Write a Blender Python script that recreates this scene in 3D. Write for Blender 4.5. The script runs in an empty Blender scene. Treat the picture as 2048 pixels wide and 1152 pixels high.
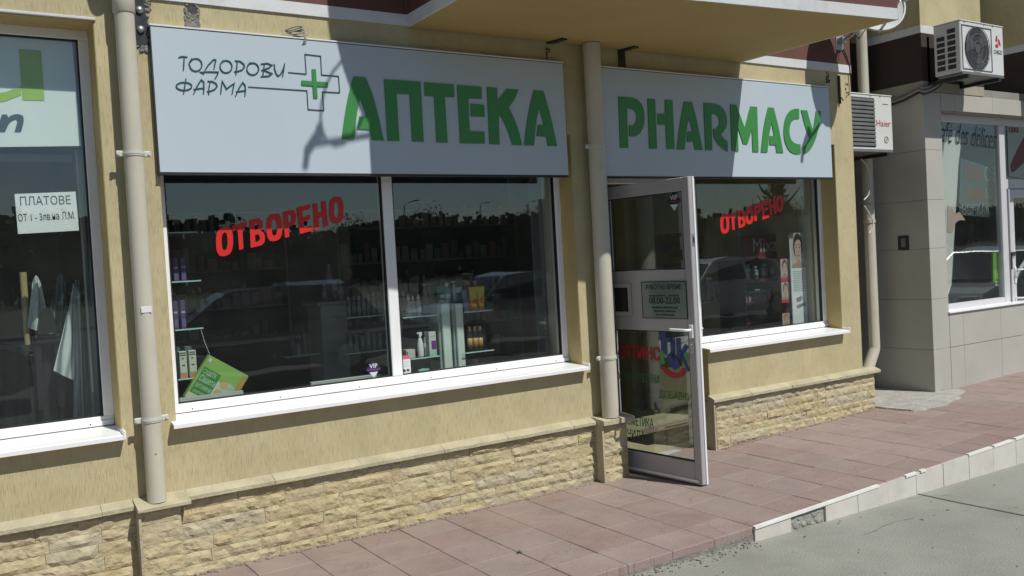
import bpy, bmesh, math, random
from mathutils import Vector, Matrix, noise
random.seed(7)
D = bpy.data
scn = bpy.context.scene
COL = scn.collection
rad = math.radians

# ------------------------------------------------------------------ camera, world, sun
F = 1780.58 / 2048.0
YAW, PITCH, ROLL = .57254651, -.03099298, -.05506114
CAM = Vector((0, -4.9, 1.5819))
_f = Vector((math.sin(YAW) * math.cos(PITCH), math.cos(YAW) * math.cos(PITCH), math.sin(PITCH)))
_r0 = Vector((math.cos(YAW), -math.sin(YAW), 0))
_u0 = _r0.cross(_f)
_r = _r0 * math.cos(ROLL) + _u0 * math.sin(ROLL)
_u = -_r0 * math.sin(ROLL) + _u0 * math.cos(ROLL)
cd = D.cameras.new('camera'); cam = D.objects.new('camera', cd); COL.objects.link(cam)
cd.sensor_width = 36; cd.lens = 36 * F; cd.clip_end = 3000; cd.clip_start = .05
m = Matrix((_r, _u, -_f)).transposed().to_4x4(); m.translation = CAM
cam.matrix_world = m
scn.camera = cam

SUN = Vector((.34, -1, 1.385)).normalized()
w = D.worlds.new('World'); scn.world = w; w.use_nodes = True
nt = w.node_tree
sky = nt.nodes.new('ShaderNodeTexSky'); sky.sky_type = 'NISHITA'; sky.sun_disc = False
sky.sun_elevation = math.asin(SUN.z); sky.sun_rotation = math.atan2(SUN.x, SUN.y)
sky.air_density = 1.0; sky.dust_density = .4; sky.ozone_density = 3.0
bg = nt.nodes['Background']; bg.inputs[1].default_value = .055
nt.links.new(sky.outputs[0], bg.inputs[0])
sd = D.lights.new('sun', 'SUN'); sd.energy = 4.0; sd.angle = rad(.53); sd.color = (1, .968, .895)
so = D.objects.new('sun', sd); COL.objects.link(so)
so.rotation_euler = (-SUN).to_track_quat('-Z', 'Y').to_euler(); so.location = (5, -20, 30)
vs = scn.view_settings
vs.view_transform = 'Standard'; vs.look = 'None'; vs.gamma = 1; vs.exposure = 0.0; vs.use_curve_mapping = False
scn.render.engine = 'CYCLES'
scn.cycles.max_bounces = 12; scn.cycles.transparent_max_bounces = 24


def P(u, v, x=None, y=None, z=None):
    """point of the place seen at photo pixel (u, v) (2048 wide) on a known plane"""
    d = _f + _r * ((u - 1024) / 1780.58) - _u * ((v - 576) / 1780.58)
    if x is not None: t = (x - CAM.x) / d.x
    elif y is not None: t = (y - CAM.y) / d.y
    else: t = (z - CAM.z) / d.z
    return CAM + d * t


# ------------------------------------------------------------------ materials
MATS = {}
def mat(name, col, rough=.6, metal=0, var=.12, scale=6, bump=0, bscale=60, stretch=(1, 1, 1), spec=.5, dirt=0, dirtcol=(.12, .1, .07),
        dscale=2.0, emit=None, coat=0, sub=None):
    if name in MATS: return MATS[name]
    m = D.materials.new(name); m.use_nodes = True; MATS[name] = m
    n = m.node_tree.nodes; l = m.node_tree.links; p = n['Principled BSDF']
    p.inputs['Roughness'].default_value = rough; p.inputs['Metallic'].default_value = metal
    p.inputs['Specular IOR Level'].default_value = spec
    if coat: p.inputs['Coat Weight'].default_value = coat
    geo = n.new('ShaderNodeNewGeometry')
    mp = n.new('ShaderNodeMapping'); mp.inputs['Scale'].default_value = stretch
    l.new(geo.outputs['Position'], mp.inputs[0])
    no = n.new('ShaderNodeTexNoise'); no.inputs['Scale'].default_value = scale; no.inputs['Detail'].default_value = 6
    no.inputs['Roughness'].default_value = .62
    l.new(mp.outputs[0], no.inputs[0])
    mx = n.new('ShaderNodeMix'); mx.data_type = 'RGBA'
    c = Vector(col)
    mx.inputs[6].default_value = (*(c * (1 - var)), 1); mx.inputs[7].default_value = (*[min(1, q * (1 + var)) for q in c], 1)
    mr = n.new('ShaderNodeMapRange'); mr.inputs[1].default_value = .3; mr.inputs[2].default_value = .7
    l.new(no.outputs[0], mr.inputs[0]); l.new(mr.outputs[0], mx.inputs[0])
    out = mx.outputs[2]
    if dirt:
        n2 = n.new('ShaderNodeTexNoise'); n2.inputs['Scale'].default_value = dscale; n2.inputs['Detail'].default_value = 8
        n2.inputs['Roughness'].default_value = .7
        l.new(geo.outputs['Position'], n2.inputs[0])
        m2 = n.new('ShaderNodeMapRange'); m2.inputs[1].default_value = .5; m2.inputs[2].default_value = .72; m2.inputs[4].default_value = dirt
        l.new(n2.outputs[0], m2.inputs[0])
        x2 = n.new('ShaderNodeMix'); x2.data_type = 'RGBA'; x2.inputs[7].default_value = (*dirtcol, 1)
        l.new(m2.outputs[0], x2.inputs[0]); l.new(out, x2.inputs[6]); out = x2.outputs[2]
    l.new(out, p.inputs['Base Color'])
    if bump:
        nb = n.new('ShaderNodeTexNoise'); nb.inputs['Scale'].default_value = bscale; nb.inputs['Detail'].default_value = 5
        l.new(mp.outputs[0], nb.inputs[0])
        b = n.new('ShaderNodeBump'); b.inputs['Strength'].default_value = min(1, bump); b.inputs['Distance'].default_value = .01
        l.new(nb.outputs[0], b.inputs['Height']); l.new(b.outputs[0], p.inputs['Normal'])
    if emit:
        p.inputs['Emission Color'].default_value = (*emit[0], 1); p.inputs['Emission Strength'].default_value = emit[1]
    return m

def stucco(name, col, strength=.7):
    """scratched 'bark' render: fine vertical grooves, grains and soft stains"""
    m = mat(name, col, rough=.9, var=.10, scale=3.2, dirt=.33, dirtcol=tuple(q * .62 for q in col), dscale=1.3, spec=.2)
    n = m.node_tree.nodes; l = m.node_tree.links; p = n['Principled BSDF']
    geo = n.new('ShaderNodeNewGeometry')
    def tex(st, sc, det, ro=.6):
        mp = n.new('ShaderNodeMapping'); mp.inputs['Scale'].default_value = st
        l.new(geo.outputs['Position'], mp.inputs[0])
        t = n.new('ShaderNodeTexNoise'); t.inputs['Scale'].default_value = sc; t.inputs['Detail'].default_value = det
        t.inputs['Roughness'].default_value = ro
        l.new(mp.outputs[0], t.inputs[0]); return t
    g = tex((1, 1, .055), 250, 3)
    r1 = n.new('ShaderNodeMapRange'); r1.inputs[1].default_value = .54; r1.inputs[2].default_value = .74
    l.new(g.outputs[0], r1.inputs[0])
    f = tex((1, 1, .8), 260, 3)
    add = n.new('ShaderNodeMath'); add.operation = 'MULTIPLY_ADD'; add.inputs[1].default_value = -1.0
    l.new(r1.outputs[0], add.inputs[0])
    sc_ = n.new('ShaderNodeMath'); sc_.operation = 'MULTIPLY'; sc_.inputs[1].default_value = .55
    l.new(f.outputs[0], sc_.inputs[0]); l.new(sc_.outputs[0], add.inputs[2])
    b = n.new('ShaderNodeBump'); b.inputs['Strength'].default_value = strength; b.inputs['Distance'].default_value = .003
    l.new(add.outputs[0], b.inputs['Height']); l.new(b.outputs[0], p.inputs['Normal'])
    # the grooves get a darker tone of the wall colour
    base = p.inputs['Base Color'].links[0].from_socket
    mx = n.new('ShaderNodeMix'); mx.data_type = 'RGBA'; mx.inputs[7].default_value = (*[q * .52 for q in col], 1)
    q = n.new('ShaderNodeMath'); q.operation = 'MULTIPLY'; q.inputs[1].default_value = .19
    l.new(r1.outputs[0], q.inputs[0]); l.new(q.outputs[0], mx.inputs[0]); l.new(base, mx.inputs[6]); l.new(mx.outputs[2], p.inputs['Base Color'])
    # long vertical rain streaks
    s = tex((1, 1, .06), 9, 6, .7)
    r2 = n.new('ShaderNodeMapRange'); r2.inputs[1].default_value = .52; r2.inputs[2].default_value = .75; r2.inputs[4].default_value = .4
    l.new(s.outputs[0], r2.inputs[0])
    mx2 = n.new('ShaderNodeMix'); mx2.data_type = 'RGBA'; mx2.inputs[7].default_value = (*[q_ * .7 for q_ in col], 1)
    l.new(r2.outputs[0], mx2.inputs[0]); l.new(mx.outputs[2], mx2.inputs[6]); l.new(mx2.outputs[2], p.inputs['Base Color'])
    return m

def glass(name, tint=(.925, .955, .95), r0=.085, dust=.009):
    m = D.materials.new(name); m.use_nodes = True; MATS[name] = m
    n = m.node_tree.nodes; l = m.node_tree.links
    n.remove(n['Principled BSDF'])
    geo = n.new('ShaderNodeNewGeometry')
    dt = n.new('ShaderNodeVectorMath'); dt.operation = 'DOT_PRODUCT'
    l.new(geo.outputs['Normal'], dt.inputs[0]); l.new(geo.outputs['Incoming'], dt.inputs[1])
    def mt(op, a, b=None):
        k = n.new('ShaderNodeMath'); k.operation = op
        for i, s in enumerate((a, b)):
            if s is None: continue
            if isinstance(s, (int, float)): k.inputs[i].default_value = s
            else: l.new(s, k.inputs[i])
        return k.outputs[0]
    c = mt('ABSOLUTE', dt.outputs['Value'])
    k = mt('POWER', mt('SUBTRACT', 1.0, c), 5.0)
    fr = mt('ADD', mt('MULTIPLY', k, 1 - r0), r0)
    tr = n.new('ShaderNodeBsdfTransparent'); tr.inputs[0].default_value = (*tint, 1)
    gl = n.new('ShaderNodeBsdfGlossy'); gl.inputs['Roughness'].default_value = 0.0
    gl.inputs[0].default_value = (.93, 1, 1, 1)
    nb = n.new('ShaderNodeTexNoise'); nb.inputs['Scale'].default_value = 2.2; nb.inputs['Detail'].default_value = 1
    l.new(geo.outputs['Position'], nb.inputs[0])
    bp = n.new('ShaderNodeBump'); bp.inputs['Strength'].default_value = .10; bp.inputs['Distance'].default_value = .01
    l.new(nb.outputs[0], bp.inputs['Height']); l.new(bp.outputs[0], gl.inputs['Normal'])
    mx = n.new('ShaderNodeMixShader')
    l.new(fr, mx.inputs[0]); l.new(tr.outputs[0], mx.inputs[1]); l.new(gl.outputs[0], mx.inputs[2])
    # a thin film of dust
    df = n.new('ShaderNodeBsdfDiffuse'); df.inputs[0].default_value = (.6, .62, .6, 1)
    nd = n.new('ShaderNodeTexNoise'); nd.inputs['Scale'].default_value = 5; nd.inputs['Detail'].default_value = 6
    l.new(geo.outputs['Position'], nd.inputs[0])
    m3 = n.new('ShaderNodeMixShader')
    l.new(mt('MULTIPLY', nd.outputs[0], dust * 2), m3.inputs[0]); l.new(mx.outputs[0], m3.inputs[1]); l.new(df.outputs[0], m3.inputs[2])
    l.new(m3.outputs[0], n['Material Output'].inputs[0])
    return m

WALLC = (.515, .452, .275)
M_stucco = stucco('yellow_stucco', WALLC)
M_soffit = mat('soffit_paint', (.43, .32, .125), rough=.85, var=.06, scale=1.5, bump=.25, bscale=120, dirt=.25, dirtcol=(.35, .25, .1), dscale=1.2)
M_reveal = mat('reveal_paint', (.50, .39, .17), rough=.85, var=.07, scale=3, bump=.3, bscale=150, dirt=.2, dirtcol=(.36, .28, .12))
M_brown = mat('brown_band_paint', (.135, .058, .045), rough=.8, var=.1, scale=4, bump=.3, bscale=150, dirt=.3, dirtcol=(.09, .05, .04))
M_band = mat('white_band_paint', (.66, .68, .70), rough=.7, var=.06, scale=5, bump=.2, bscale=100, dirt=.5, dirtcol=(.4, .4, .38), dscale=3)
M_pvc = mat('white_pvc', (.86, .87, .88), rough=.28, var=.015, scale=3, dirt=.12, dirtcol=(.5, .48, .44), dscale=4)
M_pvcgrey = mat('grey_white_pvc', (.60, .60, .62), rough=.3, var=.02, scale=3, dirt=.25, dirtcol=(.4, .39, .38), dscale=3)
M_door = mat('door_aluminium', (.40, .39, .40), rough=.38, var=.03, scale=2, dirt=.25, dirtcol=(.28, .26, .25), dscale=4)
M_pipe = mat('beige_pipe_plastic', (.56, .53, .44), rough=.42, var=.04, scale=5, dirt=.45, dirtcol=(.42, .37, .3), dscale=3, stretch=(1, 1, .3))
M_seal = mat('black_rubber', (.015, .016, .017), rough=.5)
M_glass = glass('window_glass')
M_glass_door = glass('door_glass', tint=(.92, .95, .93), r0=.085)
M_glass_shelf = glass('shelf_glass', tint=(.86, .94, .92), r0=.07)
M_edge = mat('glass_edge', (.45, .66, .62), rough=.2, var=.03)
M_sign = mat('sign_panel', (.485, .565, .635), rough=.33, var=.02, scale=1.2, dirt=.10, dirtcol=(.42, .49, .57), dscale=2.5)
M_signedge = mat('sign_edge', (.05, .06, .07), rough=.4)
M_signalu = mat('sign_trim', (.7, .72, .74), rough=.3, var=.03)
M_green = mat('green_film', (.050, .25, .062), rough=.35, var=.05, scale=2)
M_dkgreen = mat('dark_green_film', (.016, .085, .065), rough=.35, var=.2, scale=14)
M_red = mat('red_film', (.62, .022, .018), rough=.4, var=.05)
M_stonemortar = mat('plinth_mortar', (.17, .125, .07), rough=.95, var=.25, scale=20, bump=.6, bscale=80)
M_cop = mat('coping_stone', (.46, .42, .29), rough=.9, var=.16, scale=7, bump=.6, bscale=60, dirt=.5, dirtcol=(.28, .25, .17), dscale=4)
STONES = [mat('sandstone_%s' % n, c, rough=.92, var=.15, scale=11, bump=.75, bscale=45, dirt=.6, dirtcol=dc, dscale=5)
          for n, c, dc in (('pale', (.49, .43, .272), (.39, .31, .18)), ('ochre', (.48, .41, .245), (.40, .29, .155)),
                           ('grey', (.46, .415, .285), (.35, .30, .20)), ('rust', (.475, .395, .25), (.39, .25, .15)))]
FISSURE = True
TILES = [mat('paver_%s' % n, c, rough=.8, var=.10, scale=3, bump=.35, bscale=50, dirt=.75, dirtcol=dc, dscale=2.6)
         for n, c, dc in (('pink', (.298, .230, .208), (.25, .175, .155)), ('rose', (.292, .218, .197), (.243, .162, .142)),
                          ('grey', (.296, .236, .215), (.255, .192, .172)), ('faded', (.318, .248, .226), (.265, .19, .168)))]
def fissures(m):
    n = m.node_tree.nodes; l = m.node_tree.links; p = n['Principled BSDF']
    geo = n.new('ShaderNodeNewGeometry'); mp = n.new('ShaderNodeMapping'); mp.inputs['Scale'].default_value = (1, 1, 2.6)
    l.new(geo.outputs['Position'], mp.inputs[0])
    def nz(sc, det):
        t = n.new('ShaderNodeTexNoise'); t.inputs['Scale'].default_value = sc; t.inputs['Detail'].default_value = det; t.inputs['Roughness'].default_value = .6
        l.new(mp.outputs[0], t.inputs[0]); return t.outputs[0]
    def mt(op, a, b):
        k = n.new('ShaderNodeMath'); k.operation = op
        for i, q in enumerate((a, b)):
            if isinstance(q, (int, float)): k.inputs[i].default_value = q
            else: l.new(q, k.inputs[i])
        return k.outputs[0]
    line = mt('SUBTRACT', 1.0, mt('MULTIPLY', mt('ABSOLUTE', mt('SUBTRACT', nz(9, 4), .5), 0), 70.0))
    line = mt('MAXIMUM', line, 0.0)
    mk = n.new('ShaderNodeMapRange'); mk.inputs[1].default_value = .50; mk.inputs[2].default_value = .58; mk.inputs[4].default_value = .75
    l.new(nz(7.3, 2), mk.inputs[0])
    f = mt('MULTIPLY', line, mk.outputs[0])
    mx = n.new('ShaderNodeMix'); mx.data_type = 'RGBA'; mx.inputs[7].default_value = (.13, .085, .04, 1)
    b = p.inputs['Base Color'].links[0].from_socket
    l.new(f, mx.inputs[0]); l.new(b, mx.inputs[6]); l.new(mx.outputs[2], p.inputs['Base Color'])
for q_ in STONES: fissures(q_)
M_joint = mat('joint_mortar', (.215, .15, .125), rough=.95, var=.3, scale=30, bump=.5, bscale=90)
M_conc = mat('road_concrete', (.285, .29, .258), rough=.9, var=.13, scale=1.3, bump=.55, bscale=90, dirt=.75, dirtcol=(.215, .218, .188), dscale=1.4)
M_concn = M_conc.node_tree
M_conc2 = mat('patch_concrete', (.40, .39, .36), rough=.95, var=.2, scale=8, bump=.9, bscale=40, dirt=.5, dirtcol=(.25, .24, .21), dscale=5)
M_rubble = mat('rubble', (.24, .23, .20), rough=.95, var=.35, scale=25, bump=1, bscale=60)
M_kerb = mat('kerb_tile', (.62, .60, .55), rough=.45, var=.07, scale=6, dirt=.45, dirtcol=(.42, .39, .33), dscale=5, bump=.1)
M_cafetile = mat('cafe_tile', (.46, .447, .405), rough=.5, var=.05, scale=2, dirt=.25, dirtcol=(.34, .32, .28), dscale=1.6)
M_black = mat('black_print', (.02, .022, .025), rough=.5)
M_dkmetal = mat('dark_metal', (.05, .055, .06), rough=.45, metal=.6, var=.3, scale=20)
M_zinc = mat('zinc_metal', (.42, .44, .45), rough=.4, metal=.7, var=.15, scale=12)
M_ac = mat('ac_casing', (.68, .69, .68), rough=.4, var=.03, scale=3, dirt=.35, dirtcol=(.48, .46, .42), dscale=4)
M_acdark = mat('ac_dark', (.035, .04, .042), rough=.5, var=.3, scale=10)
M_acgrey = mat('ac_grille_grey', (.16, .165, .165), rough=.5, var=.15, scale=9)
M_cable = mat('grey_cable', (.30, .29, .27), rough=.6)
M_blackcable = mat('black_cable', (.02, .02, .02), rough=.5)
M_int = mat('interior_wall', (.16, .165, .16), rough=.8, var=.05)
M_intfloor = mat('interior_floor', (.42, .38, .26), rough=.35, var=.1)
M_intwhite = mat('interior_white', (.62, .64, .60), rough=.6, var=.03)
M_furn = mat('shop_furniture', (.36, .37, .35), rough=.5, var=.08)
M_darkfurn = mat('dark_furniture', (.012, .012, .014), rough=.5, var=.1)
def plain(name, c, rough=.45, **k): return mat(name, c, rough=rough, var=.05, scale=9, **k)

# ------------------------------------------------------------------ mesh tools
class MB:
    def __init__(s): s.v = []; s.f = []; s.mi = []; s.sm = []
    def add(s, vs, fs, mi=0, smooth=False):
        o = len(s.v); s.v += [tuple(v) for v in vs]
        for f in fs: s.f.append([i + o for i in f]); s.mi.append(mi); s.sm.append(smooth)
        return s
    def box(s, x0, x1, y0, y1, z0, z1, mi=0):
        return s.add([(x0, y0, z0), (x1, y0, z0), (x1, y1, z0), (x0, y1, z0), (x0, y0, z1), (x1, y0, z1), (x1, y1, z1), (x0, y1, z1)],
                     [(0, 3, 2, 1), (4, 5, 6, 7), (0, 1, 5, 4), (1, 2, 6, 5), (2, 3, 7, 6), (3, 0, 4, 7)], mi)
    def cbox(s, x0, x1, y0, y1, z0, z1, b=.004, mi=0):
        """box with chamfered edges"""
        bm = bmesh.new(); bmesh.ops.create_cube(bm, size=1)
        for v in bm.verts: v.co = Vector(((x0 + x1) / 2 + v.co.x * (x1 - x0), (y0 + y1) / 2 + v.co.y * (y1 - y0), (z0 + z1) / 2 + v.co.z * (z1 - z0)))
        b = min(b, .45 * min(x1 - x0, y1 - y0, z1 - z0))
        bmesh.ops.bevel(bm, geom=bm.edges[:], offset=b, segments=1, affect='EDGES', profile=.5)
        return s.bm(bm, mi)
    def bm(s, bm, mi=0, smooth=False):
        bm.verts.index_update()
        s.add([v.co[:] for v in bm.verts], [[v.index for v in f.verts] for f in bm.faces], mi, smooth); bm.free(); return s
    def prism(s, poly, axis, a, b, mi=0):
        """poly: 2D outline, extruded along axis (0,1,2) from a to b"""
        n = len(poly)
        def pt(p, t): 
            q = list(p); q.insert(axis, t); return tuple(q)
        vs = [pt(p, a) for p in poly] + [pt(p, b) for p in poly]
        fs = [list(range(n)), list(range(2 * n - 1, n - 1, -1))] + [(i, i + n, (i + 1) % n + n, (i + 1) % n) for i in range(n)]
        bm = bmesh.new(); bv = [bm.verts.new(v) for v in vs]
        for f in fs:
            try: bm.faces.new([bv[i] for i in f])
            except Exception: pass
        bmesh.ops.recalc_face_normals(bm, faces=bm.faces[:])
        return s.bm(bm, mi)
    def tube(s, pts, r, n=10, mi=0, smooth=True, cap=True):
        pts = [Vector(p) for p in pts]; rs = r if isinstance(r, (list, tuple)) else [r] * len(pts)
        rings = []; up = None
        for i, p in enumerate(pts):
            d = (pts[min(i + 1, len(pts) - 1)] - pts[max(i - 1, 0)]).normalized()
            if up is None: up = d.orthogonal().normalized()
            up = (up - d * up.dot(d)).normalized(); sd_ = d.cross(up)
            rings.append([p + (up * math.cos(2 * math.pi * k / n) + sd_ * math.sin(2 * math.pi * k / n)) * rs[i] for k in range(n)])
        vs = [v for rg in rings for v in rg]; fs = []
        for i in range(len(pts) - 1):
            for k in range(n): fs.append((i * n + k, i * n + (k + 1) % n, (i + 1) * n + (k + 1) % n, (i + 1) * n + k))
        s.add(vs, fs, mi, smooth)
        if cap:
            s.add(rings[0], [list(range(n - 1, -1, -1))], mi); s.add(rings[-1], [list(range(n))], mi)
        return s
    def lathe(s, prof, c=(0, 0, 0), n=14, mi=0, sx=1, sy=1):
        vs = []; fs = []
        for r, z in prof:
            for k in range(n):
                a = 2 * math.pi * k / n; vs.append((c[0] + r * sx * math.cos(a), c[1] + r * sy * math.sin(a), c[2] + z))
        for i in range(len(prof) - 1):
            for k in range(n): fs.append((i * n + k, i * n + (k + 1) % n, (i + 1) * n + (k + 1) % n, (i + 1) * n + k))
        fs2 = [list(range(n - 1, -1, -1)), [(len(prof) - 1) * n + k for k in range(n)]]
        s.add(vs, fs, mi, True); o = len(s.v) - len(vs)
        for f in fs2: s.f.append([i + o for i in f]); s.mi.append(mi); s.sm.append(False)
        return s
    def mesh(s, name, mats):
        me = D.meshes.new(name); me.from_pydata(s.v, [], s.f)
        for q in (mats if isinstance(mats, (list, tuple)) else [mats]): me.materials.append(q)
        me.polygons.foreach_set('material_index', s.mi); me.polygons.foreach_set('use_smooth', s.sm)
        me.update(); return me
    def build(s, name, mats, parent=None, loc=None, kind=None, label=None):
        o = D.objects.new(name, s.mesh(name, mats)); COL.objects.link(o)
        if parent: o.parent = parent
        if loc is not None: o.location = loc
        if kind: o['kind'] = kind
        if label: o['label'] = label
        return o

def tag(o, label, cat, group=None):
    o['label'] = label; o['category'] = cat
    if group: o['group'] = group
    return o
def thing(name, label, cat, loc=(0, 0, 0), rz=0, group=None):
    o = D.objects.new(name, None); COL.objects.link(o); o.location = loc; o.rotation_euler = (0, 0, rz); o.empty_display_size = .1
    return tag(o, label, cat, group)

def curve_mesh(loops, depth, name='letter'):
    """flat filled outline (outer loops and holes), in its local XY, thickened by depth"""
    c = D.curves.new(name, 'CURVE'); c.dimensions = '2D'; c.fill_mode = 'BOTH'; c.extrude = depth / 2
    for lp in loops:
        sp = c.splines.new('POLY'); sp.points.add(len(lp) - 1)
        for i, p in enumerate(lp): sp.points[i].co = (p[0], p[1], 0, 1)
        sp.use_cyclic_u = True
    o = D.objects.new(name, c); me = D.meshes.new_from_object(o); D.objects.remove(o); D.curves.remove(c)
    return me

def facade_letter(name, loops, y, m_, parent, depth=.004, origin=None):
    """loops are world (x, z) outlines on the plane y; the letter stands proud of y towards the street"""
    if origin is None:
        origin = (min(p[0] for l in loops for p in l), min(p[1] for l in loops for p in l))
    me = curve_mesh([[(p[0] - origin[0], p[1] - origin[1]) for p in l] for l in loops], depth, name)
    me.materials.clear(); me.materials.append(m_)
    o = D.objects.new(name, me); COL.objects.link(o)
    o.location = (origin[0], y - depth / 2, origin[1]); o.rotation_euler = (rad(90), 0, 0)
    if parent:
        o.parent = parent; o.location = Vector((origin[0], y - depth / 2, origin[1])) - parent.location
    return o

def text_obj(name, s, size, m_, loc, parent=None, rot=(rad(90), 0, 0), depth=.0012, width=None, bold=0, shear=0, align='LEFT', sx=1):
    c = D.curves.new(name, 'FONT'); c.body = s; c.size = size; c.extrude = depth / 2; c.offset = bold; c.shear = shear; c.align_x = align
    c.resolution_u = 3
    o = D.objects.new(name, c); me = D.meshes.new_from_object(o); D.objects.remove(o); D.curves.remove(c)
    xs = [v.co.x for v in me.vertices]
    if width and xs:
        k = width / (max(xs) - min(xs)); x0 = min(xs) if align == 'LEFT' else 0
        for v in me.vertices: v.co.x = (v.co.x - x0) * k
    elif sx != 1:
        for v in me.vertices: v.co.x *= sx
    me.materials.clear(); me.materials.append(m_)
    o = D.objects.new(name, me); COL.objects.link(o); o.location = loc; o.rotation_euler = rot
    if parent: o.parent = parent
    return o

def stroke(pts, wd):
    """centre line -> closed ribbon outline"""
    pts = [Vector(p) for p in pts]; L = []; Rr = []
    for i, p in enumerate(pts):
        a = (p - pts[i - 1]).normalized() if i else (pts[1] - p).normalized()
        b = (pts[i + 1] - p).normalized() if i < len(pts) - 1 else a
        t = (a + b)
        if t.length < 1e-6: t = a
        t.normalize(); nrm = Vector((-t.y, t.x)); k = 1 / max(.45, nrm.dot(Vector((-a.y, a.x))))
        q = wd / 2 * k * (1 if 0 < i < len(pts) - 1 else .75)
        L.append(p + nrm * q); Rr.append(p - nrm * q)
    return [tuple(q) for q in L + Rr[::-1]]

# ------------------------------------------------------------------ heights of the ground
def pz(x): return .02 + max(0, min(x, 9) - 3.6) * .026
def rz(x): return -.03 - max(0, min(1, (x - 2.6) / 1.6)) * .04 - max(0, min(x, 9) - 4.2) * .012
YK = -1.45                      # kerb line

# ================================================================== SETTING: ground
g = MB()
xs = [-300, -20, 0, 1.0, 2.0, 2.6, 3.0, 3.4, 3.8, 4.2, 5, 6, 7, 8, 9, 12, 40, 300]
vs = []
for x in xs: vs += [(x, YK + .10, rz(x)), (x, -3, rz(x)), (x, -5.6, rz(x) * .5 - .05), (x, -5.61, -.08)]
fs = []
for i in range(len(xs) - 1):
    for j in range(3): a = i * 4 + j; fs.append((a, a + 1, a + 5, a + 4))
g.add(vs, fs); g.build('road', M_conc, kind='structure')
g = MB(); g.add([(-300, -5.62, -.084), (300, -5.62, -.084), (300, -34, -.2), (-300, -34, -.2)], [(0, 3, 2, 1)])
g.build('parking_ground', mat('asphalt', (.033, .035, .035), rough=.85, var=.2, scale=2, bump=.3), kind='structure')
g = MB(); g.add([(-900, -34, -.2), (900, -34, -.2), (900, -1200, 2), (-900, -1200, 2)], [(0, 3, 2, 1)])
g.build('grass_field', mat('dull_grass', (.045, .055, .028), rough=.95, var=.3, scale=.2), kind='structure')

# road slab joint and small litter marks
g = MB(); pts = [(5.27, -1.46), (5.262, -1.7), (5.275, -2.2), (5.25, -3.2), (5.27, -5)]
for a, b in zip(pts, pts[1:]):
    z0, z1 = rz(a[0]) + .004, rz(b[0]) + .004
    z0 += 0; g.add([(a[0] - .006, a[1], z0), (a[0] + .006, a[1], z0), (b[0] + .006, b[1], z1 + (.0 if b[1] > -3 else .003)), (b[0] - .006, b[1], z1 + (.0 if b[1] > -3 else .003))], [(0, 1, 2, 3)])
g.build('road_joint', mat('joint_dark', (.09, .085, .06), rough=.95, var=.4, scale=20), kind='structure')

random.seed(33)
for x0_, y0_, a_, L_ in ((4.3, -1.75, -.3, .5), (6.1, -2.05, .2, .7), (5.4, -1.62, 2.6, .35)):
    g = MB(); p0 = Vector((x0_, y0_)); a = a_
    for k in range(int(L_ / .04)):
        a += random.uniform(-.5, .5) + (a_ - a) * .4; p1 = p0 + Vector((math.cos(a), math.sin(a))) * .04; nn = Vector((-math.sin(a), math.cos(a))) * random.uniform(.0007, .002)
        g.add([(p0.x - nn.x, p0.y - nn.y, rz(p0.x) + .004), (p1.x - nn.x * .8, p1.y - nn.y * .8, rz(p1.x) + .004), (p1.x + nn.x * .8, p1.y + nn.y * .8, rz(p1.x) + .004), (p0.x + nn.x, p0.y + nn.y, rz(p0.x) + .004)], [(0, 1, 2, 3)]); p0 = p1
    g.build('road_crack', mat('crack_dark', (.12, .115, .09), rough=.95), kind='structure')
g = MB()
for i in range(26):
    x, y = random.uniform(3.2, 7.5), random.uniform(-3.0, -1.5); a = random.uniform(0, 6.28); L_ = random.uniform(.008, .02); c_, s_ = math.cos(a) * L_, math.sin(a) * L_
    g.add([(x - c_, y - s_, rz(x) + .003), (x - s_ * .3, y + c_ * .3, rz(x) + .006), (x + c_, y + s_, rz(x) + .003), (x + s_ * .3, y - c_ * .3, rz(x) + .004)], [(0, 3, 2, 1)])
g.build('leaf_litter', mat('dry_leaf', (.14, .09, .045), rough=.9, var=.4, scale=40), kind='stuff')
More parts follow.
